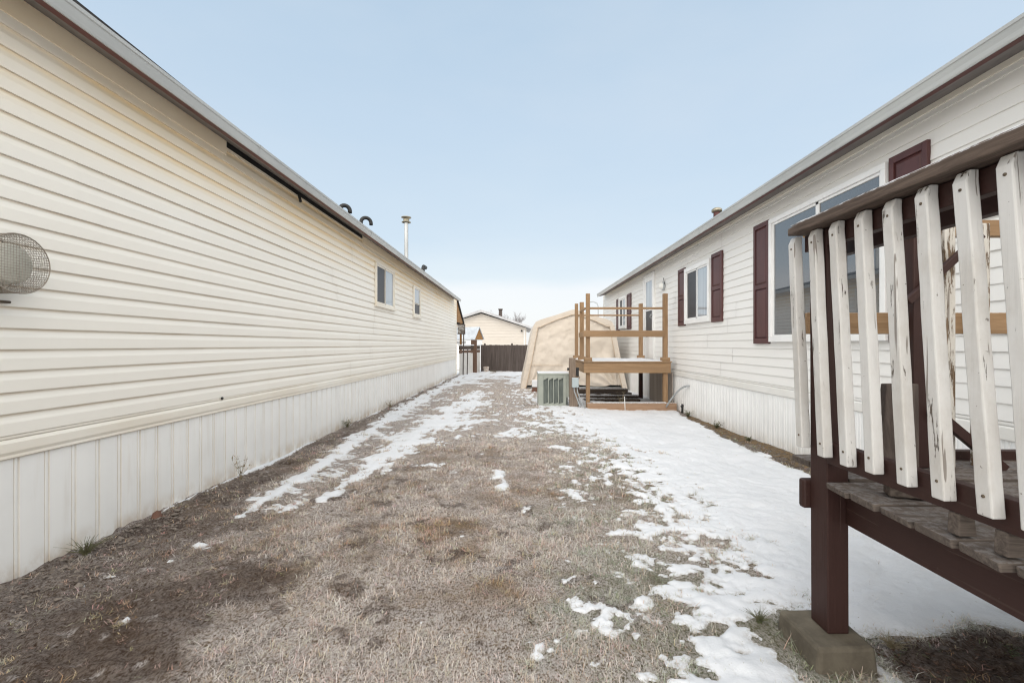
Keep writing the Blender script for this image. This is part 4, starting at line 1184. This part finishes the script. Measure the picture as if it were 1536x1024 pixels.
# ------------------------------------------------------------------ dry plants
def weed(name, x, y, h, n, label, mat='weed', spread=.5, seed=1, cat='plant', group=None, leafy=0, rad=.0022):
    r = random.Random(seed); m = MB(); z0 = float(H(np.array([x]), np.array([y]))[0])
    for k in range(n):
        a = r.uniform(0, 6.28); s = r.uniform(.1, spread); hh = h * r.uniform(.5, 1)
        pts = [(x + r.uniform(-.015, .015), y + r.uniform(-.015, .015), z0 - .01)]
        for q in range(1, 5):
            t = q / 4
            pts.append((x + math.cos(a) * s * hh * t ** 1.4 + r.uniform(-.006, .006), y + math.sin(a) * s * hh * t ** 1.4 + r.uniform(-.006, .006), z0 + hh * t * (1 - .15 * s * t)))
        m.tube(pts, [rad, rad * .85, rad * .7, rad * .55, rad * .3], 4, cap=False)
        for q in range(leafy):
            i = r.randint(1, 4); p = Vector(pts[i]); d = Vector((r.uniform(-1, 1), r.uniform(-1, 1), r.uniform(-.2, .9))).normalized() * r.uniform(.02, .05)
            w = d.cross(Vector((0, 0, 1))).normalized() * .006
            m.add([p, p + d * .5 + w, p + d, p + d * .5 - w], [(0, 1, 2, 3)])
    o = m.build(name, MT[mat], fix=False, loc=(x, y, z0)); tag(o, label, cat, group); return o
weed('dry_weed', -2.50, 4.08, .26, 9, 'spindly dry weed at the cream skirting, nearest the sagging snow ridge', 'weed', .7, 2, leafy=5)
weed('green_tuft', -2.50, 2.62, .12, 60, 'green grass tuft hugging the foot of the cream skirting', 'weed_green', 1.3, 3, 'grass tuft')
weed('green_tuft', -2.56, 6.75, .15, 24, 'low frosted tuft halfway along the cream skirting', 'weed_green', .9, 4, 'grass tuft', leafy=3)
weed('dry_weed', -2.53, 8.9, .15, 22, 'small brown tuft far along the cream skirting', 'weed', 1.0, 5, leafy=3)
weed('green_tuft', 2.98, 6.9, .10, 26, 'small green plant in the leaf litter by the white skirting', 'weed_green', 1.2, 6, 'grass tuft', leafy=5)
weed('green_tuft', 2.99, 8.1, .13, 30, 'low green plant between timber end and white skirting', 'weed_green', 1.2, 7, 'grass tuft', leafy=5)
weed('green_tuft', 2.96, 5.9, .07, 20, 'tiny green sprig in the leaf litter nearest the brown deck', 'weed_green', 1.2, 8, 'grass tuft', leafy=4)
weed('dry_weed', 2.02, 9.06, .36, 16, 'tall dried plant standing behind the tan timber under the landing', 'weed', .45, 9, leafy=9)
weed('green_tuft', 1.04, 1.98, .06, 70, 'frosted grass tuft left of the concrete block', 'weed_green', 1.7, 10, 'grass tuft', rad=.0013)
weed('dry_tuft', 1.50, 1.84, .06, 60, 'dry frosted tuft between snow and soil under the deck', 'weed', 1.9, 11, 'grass tuft', rad=.0012)
m = MB().tube([(2.02, 8.80, .22), (2.03, 8.78, -.10)], .007, 6); o = m.build('white_stake', MT['upvc'], loc=(2.03, 8.78, -.1)); tag(o, 'thin white stake upright in front of the tan timber', 'stake')
r = random.Random(4); m = MB(); cx, cy = -2.55, 3.2
m.lathe((cx, cy, 0), [(0, .055), (.025, .045), (.035, .02), (.04, -.02)], n=9); m.jitter(.006); o = m.build('red_stone', MT['red_brick'], loc=(cx, cy, 0)); tag(o, 'reddish stone leaning at the foot of the cream skirting', 'stone')

# ------------------------------------------------------------------ far end of the drive
BF = empty('back_fence', (.5, 20.9, -.02), 'dark brown vertical board fence closing the far end of the drive', 'fence')
m = MB(); r = random.Random(31); x = -1.80
while x < 4.5:
    w = .135 + r.uniform(-.008, .008)
    m.box(x, x + w - .008, 20.9 + r.uniform(-.004, .004), 20.925, -.10 + r.uniform(0, .02), 1.215 + r.uniform(-.008, .008)); x += w
m.box(-1.80, 4.5, 20.926, 20.932, -.1, 1.19); m.build('boards', MT['dark_wood'], BF)
m = MB(); m.box(-1.80, 4.5, 20.93, 20.97, .15, .24); m.box(-1.80, 4.5, 20.93, 20.97, .98, 1.07); m.build('fence_rail', MT['dark_wood'], BF)
for x in (-1.62, -.37): 
    m = MB(); m.box(x - .045, x + .045, 20.934, 21.02, -.15, 1.22); m.lathe((x, 20.975, 0), [(.03, 1.22), (.05, 1.25), (.03, 1.285), (0, 1.29)], n=10); m.build('fence_post', MT['dark_wood'], BF)
WF = empty('yard_fence', (-2.2, 19.8, -.02), 'low fence of white panels topped by brown boards at the end of the cream home', 'fence')
A, Bq = Vector((-2.50, 18.75, 0)), Vector((-1.84, 20.85, 0))
def along(t0, t1, z0, z1, th, name, mat):
    p, q = A.lerp(Bq, t0), A.lerp(Bq, t1); m = MB(); m.bar(p + Vector((0, 0, (z0 + z1) / 2)), q + Vector((0, 0, (z0 + z1) / 2)), th, z1 - z0); return m.build(name, MT[mat], WF)
for (a, b) in ((0.02, .16), (.175, .33), (.345, .62), (.80, .99)): along(a, b, -.05, .86, .03, 'panel', 'far_white')
along(0, .99, .87, 1.00, .04, 'top_board', 'brown_wood'); along(0, .99, 1.02, 1.18, .04, 'top_board', 'dark_wood_x')
along(0, .99, 1.19, 1.23, .10, 'snow_cap', 'snow_plain')
p = A.lerp(Bq, .70); m = MB(); m.box(p.x - .13, p.x + .12, p.y - .12, p.y + .1, -.1, 1.44); m.build('gate_post', MT['brown_wood'], WF, bevel=.008)
for px, yy, zt, lab in ((693.0, 18.9, 1.98, 'tall dark thin pole holding the weathered sign at the yard fence'), (699.0, 19.2, 1.15, 'short dark thin pole right of the sign pole at the yard fence')):
    x = (px - VX) * yy / F + .10; m = MB().tube([(x - .03, yy - .2, -.06), (x, yy - .2, zt)], .022, 8); o = m.build('thin_pole', MT['dark_wood'], loc=(x, yy - .2, -.06)); tag(o, lab, 'pole')
sgx = (691.5 - VX) * 18.7 / F
SG = empty('weathered_sign', (sgx, 18.62, 1.85), 'small grey weathered sign board on a pole at the end of the cream home', 'sign')
m = MB(); m.box(sgx - .13, sgx + .15, 18.62, 18.645, 1.68, 2.03); m.build('board', MT['sign'], SG)
m = MB(); m.box(sgx - .14, sgx + .16, 18.615, 18.65, 2.031, 2.06); m.box(sgx - .14, sgx + .16, 18.615, 18.65, 1.65, 1.679); m.box(sgx + .151, sgx + .18, 18.615, 18.65, 1.65, 2.06); m.build('sign_frame', MT['dark_wood'], SG)
PR = empty('porch_roof', (-3.0, 19.7, 2.6), 'orange brown wooden lean-to porch gable on the far end of the cream home', 'porch')
m = MB(); m.add([(-2.62, 18.74, 3.10), (-2.62, 20.9, 2.20), (-2.62, 18.74, 2.16), (-2.66, 18.74, 3.10), (-2.66, 20.9, 2.20), (-2.66, 18.74, 2.16)], [(0, 2, 1), (3, 4, 5), (0, 1, 4, 3), (1, 2, 5, 4), (2, 0, 3, 5)]); m.build('gable_panel', MT['gable_wood'], PR)
m = MB(); m.hexa([(-5.5, 18.74, 3.105), (-2.56, 18.74, 3.105), (-2.56, 21.0, 2.165), (-5.5, 21.0, 2.165)], [(-5.5, 18.74, 3.165), (-2.56, 18.74, 3.165), (-2.56, 21.0, 2.225), (-5.5, 21.0, 2.225)]); m.build('roof', MT['shingle'], PR)
m = MB(); m.box(-2.75, -2.66, 20.75, 20.84, -.1, 2.2); m.build('post', MT['gable_wood'], PR)
o = MB(); o.lathe((-1.52, 20.45, -.04), [(.10, 0), (.135, .27), (.14, .28), (.12, .285), (.11, .25), (0, .25)], n=16); o = o.build('bucket', MT['bucket'], loc=(-1.52, 20.45, -.04)); tag(o, 'dirty pale bucket standing at the left foot of the dark fence', 'bucket')
m = MB(); m.box(-1.36, -1.08, 20.5, 20.7, -.06, .06); o = m.build('paving_block', MT['block'], bevel=.02, loc=(-1.2, 20.6, -.06)); tag(o, 'low grey block beside the bucket at the dark fence', 'block')

# shed behind the fence
SHD = empty('garden_shed', (-2.6, 25, -.1), 'small shed with a pale grey roof and brown gable behind the yard fence', 'shed')
def rot(px, py, cx=-2.55, cy=25.0, a=R(-32)):
    return (cx + px * math.cos(a) - py * math.sin(a), cy + px * math.sin(a) + py * math.cos(a))
def P3(u, v, z): q = rot(u, v); return (q[0], q[1], z)
hw = .42; zr, ze = 2.16, 1.50
m = MB(); m.add([P3(-1.5, -hw, ze), P3(.42, -hw, ze), P3(.42, 0, zr), P3(-1.5, 0, zr), P3(.42, hw, ze), P3(-1.5, hw, ze),
                 P3(-1.5, -hw, ze + .04), P3(.42, -hw, ze + .04), P3(.42, 0, zr + .04), P3(-1.5, 0, zr + .04), P3(.42, hw, ze + .04), P3(-1.5, hw, ze + .04)],
                [(0, 3, 2, 1), (3, 5, 4, 2), (6, 7, 8, 9), (9, 8, 10, 11), (0, 1, 7, 6), (1, 2, 8, 7), (2, 4, 10, 8), (5, 11, 10, 4), (0, 6, 9, 3), (3, 9, 11, 5)]); m.build('roof', MT['shed_roof'], SHD)
m = MB(); m.add([P3(.36, -hw * .94, ze + .01), P3(.36, hw * .94, ze + .01), P3(.36, 0, zr - .02), P3(.33, -hw * .94, ze + .01), P3(.33, hw * .94, ze + .01), P3(.33, 0, zr - .02)], [(0, 1, 2), (3, 5, 4), (0, 3, 4, 1), (1, 4, 5, 2), (2, 5, 3, 0)]); m.build('gable', MT['gable_wood'], SHD)
m = MB(); q = [P3(-1.4, -hw * .9, 0), P3(.32, -hw * .9, 0), P3(.32, hw * .9, 0), P3(-1.4, hw * .9, 0)]
m.hexa([(x, y, -.15) for x, y, _ in q], [(x, y, ze - .001) for x, y, _ in q]); m.build('wall', MT['upvc'], SHD)
m = MB(); q = [P3(-1.3, -hw * .9 - .02, 0), P3(-.25, -hw * .9 - .02, 0), P3(-.25, -hw * .9 - .001, 0), P3(-1.3, -hw * .9 - .001, 0)]
m.hexa([(x, y, 1.28) for x, y, _ in q], [(x, y, 1.42) for x, y, _ in q]); m.build('window', MT['glass'], SHD)

# far neighbour house
FH = empty('neighbour_house', (-2.5, 33, -.1), 'cream gabled house with a white roof edge and brown flue beyond the dark fence', 'house')
HY = 30.0; zp, zev = 3.36, 2.36
m = MB(); z = -.15; hx0, hx1 = -5.7, .42
prof_w = [(hx0, -.15), (hx1, -.15), (hx1, zev - .02), (-2.55, zp - .08), (hx0, zev - .02)]
m.prism(prof_w, HY + .03, HY + 9)
zz = .3
while zz < 3.2:   # lap shadow lines as real courses
    half = min(1.0, max(0.0, (zp - .08 - (zz + .18)) / (zp - zev)))
    a = -2.55 - (2.55 + .55) * half; b = -2.55 + 2.97 * half
    if half > .03: m.hexa([(a, HY + .004, zz), (b, HY + .004, zz), (b, HY + .03, zz), (a, HY + .03, zz)], [(a, HY + .022, zz + .18), (b, HY + .022, zz + .18), (b, HY + .03, zz + .18), (a, HY + .03, zz + .18)])
    zz += .182
m.build('wall', MT['far_siding'], FH)
m = MB(); rk = .30
m.prism([(-6.1, zev - .14), (-2.55, zp), (.78, zev - .10), (.78, zev + .04), (-2.55, zp + .15), (-6.1, zev)], HY - .35, HY + 9.3); m.build('roof', MT['far_roof'], FH)
m = MB(); m.box(-1.52, -1.28, HY + 2.6, HY + 2.84, 2.9, 3.72); m.box(-1.56, -1.24, HY + 2.56, HY + 2.88, 3.721, 3.80); m.build('chimney', MT['dark_wood'], FH, bevel=.02)
m = MB(); m.box(.25, .30, HY - .03, HY + .002, 0, 2.2); m.build('downpipe', MT['upvc'], FH)
m = MB(); m.box(.06, .16, HY - .08, HY + .002, 2.08, 2.2); m.build('wall_lamp', MT['black'], FH)

# bare frosted trees
def tree(x, y, zt, spread, seed, label):
    r = random.Random(seed)
    T = empty('bare_tree', (x, y, -.1), label, 'tree', 'bare trees beyond the neighbour house')
    tr = MB(); cr = MB(); H0 = zt * .45
    tr.tube([(x, y, -.15), (x + .05, y, H0 * .5), (x, y, H0)], [.14, .11, .09], 8); tr.build('trunk', MT['bark'], T)
    def branch(p, d, l, rad, lev):
        q = [p]; dd = d.copy()
        for k in range(3):
            dd = (dd + Vector((r.uniform(-.25, .25), r.uniform(-.25, .25), r.uniform(-.05, .25)))).normalized(); q.append(q[-1] + dd * l / 3)
        cr.tube(q, [rad, rad * .8, rad * .65, rad * .45], 4, cap=False)
        if lev > 0:
            for k in range(5):
                b = q[r.randint(1, 3)]
                nd = (dd + Vector((r.uniform(-.9, .9), r.uniform(-.9, .9), r.uniform(-.1, .6)))).normalized()
                branch(b, nd, l * r.uniform(.55, .75), rad * .5, lev - 1)
    for k in range(10):
        a = r.uniform(0, 6.28)
        branch(Vector((x, y, H0 * r.uniform(.8, 1))), Vector((math.cos(a) * spread, math.sin(a) * spread, 1)).normalized(), (zt - H0) * .5, .06, 3)
    cr.build('crown', MT['bark'], T, fix=False)
tree(-3.3, 52, 4.95, .75, 1, 'bare frosted tree showing left of the brown flue above the far roof')
tree(-1.0, 52, 4.75, .7, 2, 'bare frosted tree showing right of the brown flue above the far roof')
SL = empty('street_lamp', (7.05, 41, -.1), 'thin distant street lamp with a curved arm behind the landing', 'street lamp')
m = MB().tube([(7.05, 41, -.15), (7.05, 41, 4.6), (6.95, 41, 4.95), (6.6, 41, 5.1), (6.2, 41, 5.05)], .05, 8); m.build('pole', MT['conduit'], SL)
m = MB(); m.box(5.95, 6.3, 40.93, 41.07, 4.97, 5.06); m.build('lamp_head', MT['conduit'], SL, bevel=.02)

# ------------------------------------------------------------------ camera
cam = bpy.data.cameras.new('camera'); cam.sensor_width = 36; cam.sensor_fit = 'HORIZONTAL'
cam.lens = 36 * F / 1536; cam.clip_start = .05; cam.clip_end = 2000
cam.shift_x = -(VX - 768) / 1536; cam.shift_y = (VY - 512) / 1536
co = bpy.data.objects.new('camera', cam); COL.objects.link(co)
co.location = (0, 0, EYE); co.rotation_euler = (R(90), 0, 0)
scene.camera = co

# ------------------------------------------------------------------ sky and sun
w = bpy.data.worlds.new('World'); scene.world = w; w.use_nodes = True
nt = w.node_tree; N = nt.nodes; Lk = nt.links
bg = N['Background']
SUN_EL, SUN_AZ = R(38), R(200)     # azimuth clockwise from +Y
sky = N.new('ShaderNodeTexSky'); sky.sky_type = 'NISHITA'; sky.sun_disc = False
sky.sun_elevation = SUN_EL; sky.sun_rotation = SUN_AZ; sky.air_density = 1.0; sky.dust_density = 1.0
tc = N.new('ShaderNodeTexCoord'); sx = N.new('ShaderNodeSeparateXYZ'); Lk.new(tc.outputs['Generated'], sx.inputs[0])
def mth(op, a, b):
    n = N.new('ShaderNodeMath'); n.operation = op
    for s, v in ((n.inputs[0], a), (n.inputs[1], b)):
        if isinstance(v, (int, float)): s.default_value = v
        else: Lk.new(v, s)
    return n.outputs[0]
mp = N.new('ShaderNodeMapping'); mp.inputs['Scale'].default_value = (1.2, 1.2, 5.0); Lk.new(tc.outputs['Generated'], mp.inputs[0])
nz = N.new('ShaderNodeTexNoise'); nz.inputs['Scale'].default_value = 2.2; nz.inputs['Detail'].default_value = 5; nz.inputs['Roughness'].default_value = .5; Lk.new(mp.outputs[0], nz.inputs['Vector'])
zel = mth('ADD', sx.outputs[2], mth('MULTIPLY', mth('SUBTRACT', nz.outputs['Fac'], .5), .11))
ramp = N.new('ShaderNodeValToRGB'); Lk.new(zel, ramp.inputs[0])
mpc = N.new('ShaderNodeMapping'); mpc.inputs['Scale'].default_value = (1.0, 1.6, 2.6); mpc.inputs['Rotation'].default_value = (0, .3, .5); Lk.new(tc.outputs['Generated'], mpc.inputs[0])
nzc = N.new('ShaderNodeTexNoise'); nzc.inputs['Scale'].default_value = 1.6; nzc.inputs['Detail'].default_value = 6; nzc.inputs['Roughness'].default_value = .55; Lk.new(mpc.outputs[0], nzc.inputs['Vector'])
cr = ramp.color_ramp
stops = [(0.0, (.75, .755, .76)), (.118, (.75, .76, .77)), (.155, (.62, .69, .735)), (.22, (.53, .63, .715)), (.42, (.462, .575, .69)), (.62, (.405, .525, .65)), (.80, (.6, .68, .76)), (1.0, (.9, .93, .95))]
cr.elements[0].position = 0; cr.elements[0].color = (*stops[0][1], 1)
cr.elements[1].position = 1; cr.elements[1].color = (*stops[-1][1], 1)
for p, c in stops[1:-1]:
    e = cr.elements.new(p); e.color = (*c, 1)
# sky behind the camera, out of view, brightened to light the walls and snow
bk = N.new('ShaderNodeMapRange'); bk.interpolation_type = 'SMOOTHSTEP'
Lk.new(sx.outputs[1], bk.inputs['Value']); bk.inputs['From Min'].default_value = .45; bk.inputs['From Max'].default_value = -.45
mx = N.new('ShaderNodeMix'); mx.data_type = 'RGBA'; Lk.new(bk.outputs[0], mx.inputs[0])
cl = N.new('ShaderNodeMapRange'); cl.interpolation_type = 'SMOOTHSTEP'; Lk.new(nzc.outputs['Fac'], cl.inputs['Value']); cl.inputs['From Min'].default_value = .38; cl.inputs['From Max'].default_value = .72; cl.inputs['To Max'].default_value = .22
mc = N.new('ShaderNodeMix'); mc.data_type = 'RGBA'; Lk.new(cl.outputs[0], mc.inputs[0]); Lk.new(ramp.outputs[0], mc.inputs[6]); mc.inputs[7].default_value = (.62, .665, .71, 1)
Lk.new(mc.outputs[2], mx.inputs[6]); mx.inputs[7].default_value = (1.95, 1.88, 1.76, 1)
# clear-air sky shining through the veil
sc = N.new('ShaderNodeMix'); sc.data_type = 'RGBA'; sc.blend_type = 'MULTIPLY'; sc.inputs[0].default_value = 1
Lk.new(sky.outputs[0], sc.inputs[6]); sc.inputs[7].default_value = (.1, .1, .1, 1)
m2 = N.new('ShaderNodeMix'); m2.data_type = 'RGBA'; m2.inputs[0].default_value = .12; Lk.new(mx.outputs[2], m2.inputs[6]); Lk.new(sc.outputs[2], m2.inputs[7])
Lk.new(m2.outputs[2], bg.inputs['Color']); bg.inputs['Strength'].default_value = 1.0
sun = bpy.data.lights.new('sun', 'SUN'); sun.energy = .5; sun.angle = R(25); sun.color = (1, .96, .9)
so = bpy.data.objects.new('sun', sun); COL.objects.link(so)
d = Vector((math.sin(SUN_AZ) * math.cos(SUN_EL), math.cos(SUN_AZ) * math.cos(SUN_EL), math.sin(SUN_EL)))
so.rotation_euler = (-d).to_track_quat('-Z', 'Y').to_euler()
so.location = (0, -5, 12)

scene.view_settings.view_transform = 'Standard'; scene.view_settings.look = 'None'
scene.view_settings.exposure = 0.40; scene.view_settings.gamma = 1
scene.render.engine = 'CYCLES'
scene.cycles.max_bounces = 8
scene.cycles.filter_width = 1.2
scene.cycles.use_denoising = True
scene.cycles.denoising_prefilter = 'ACCURATE'
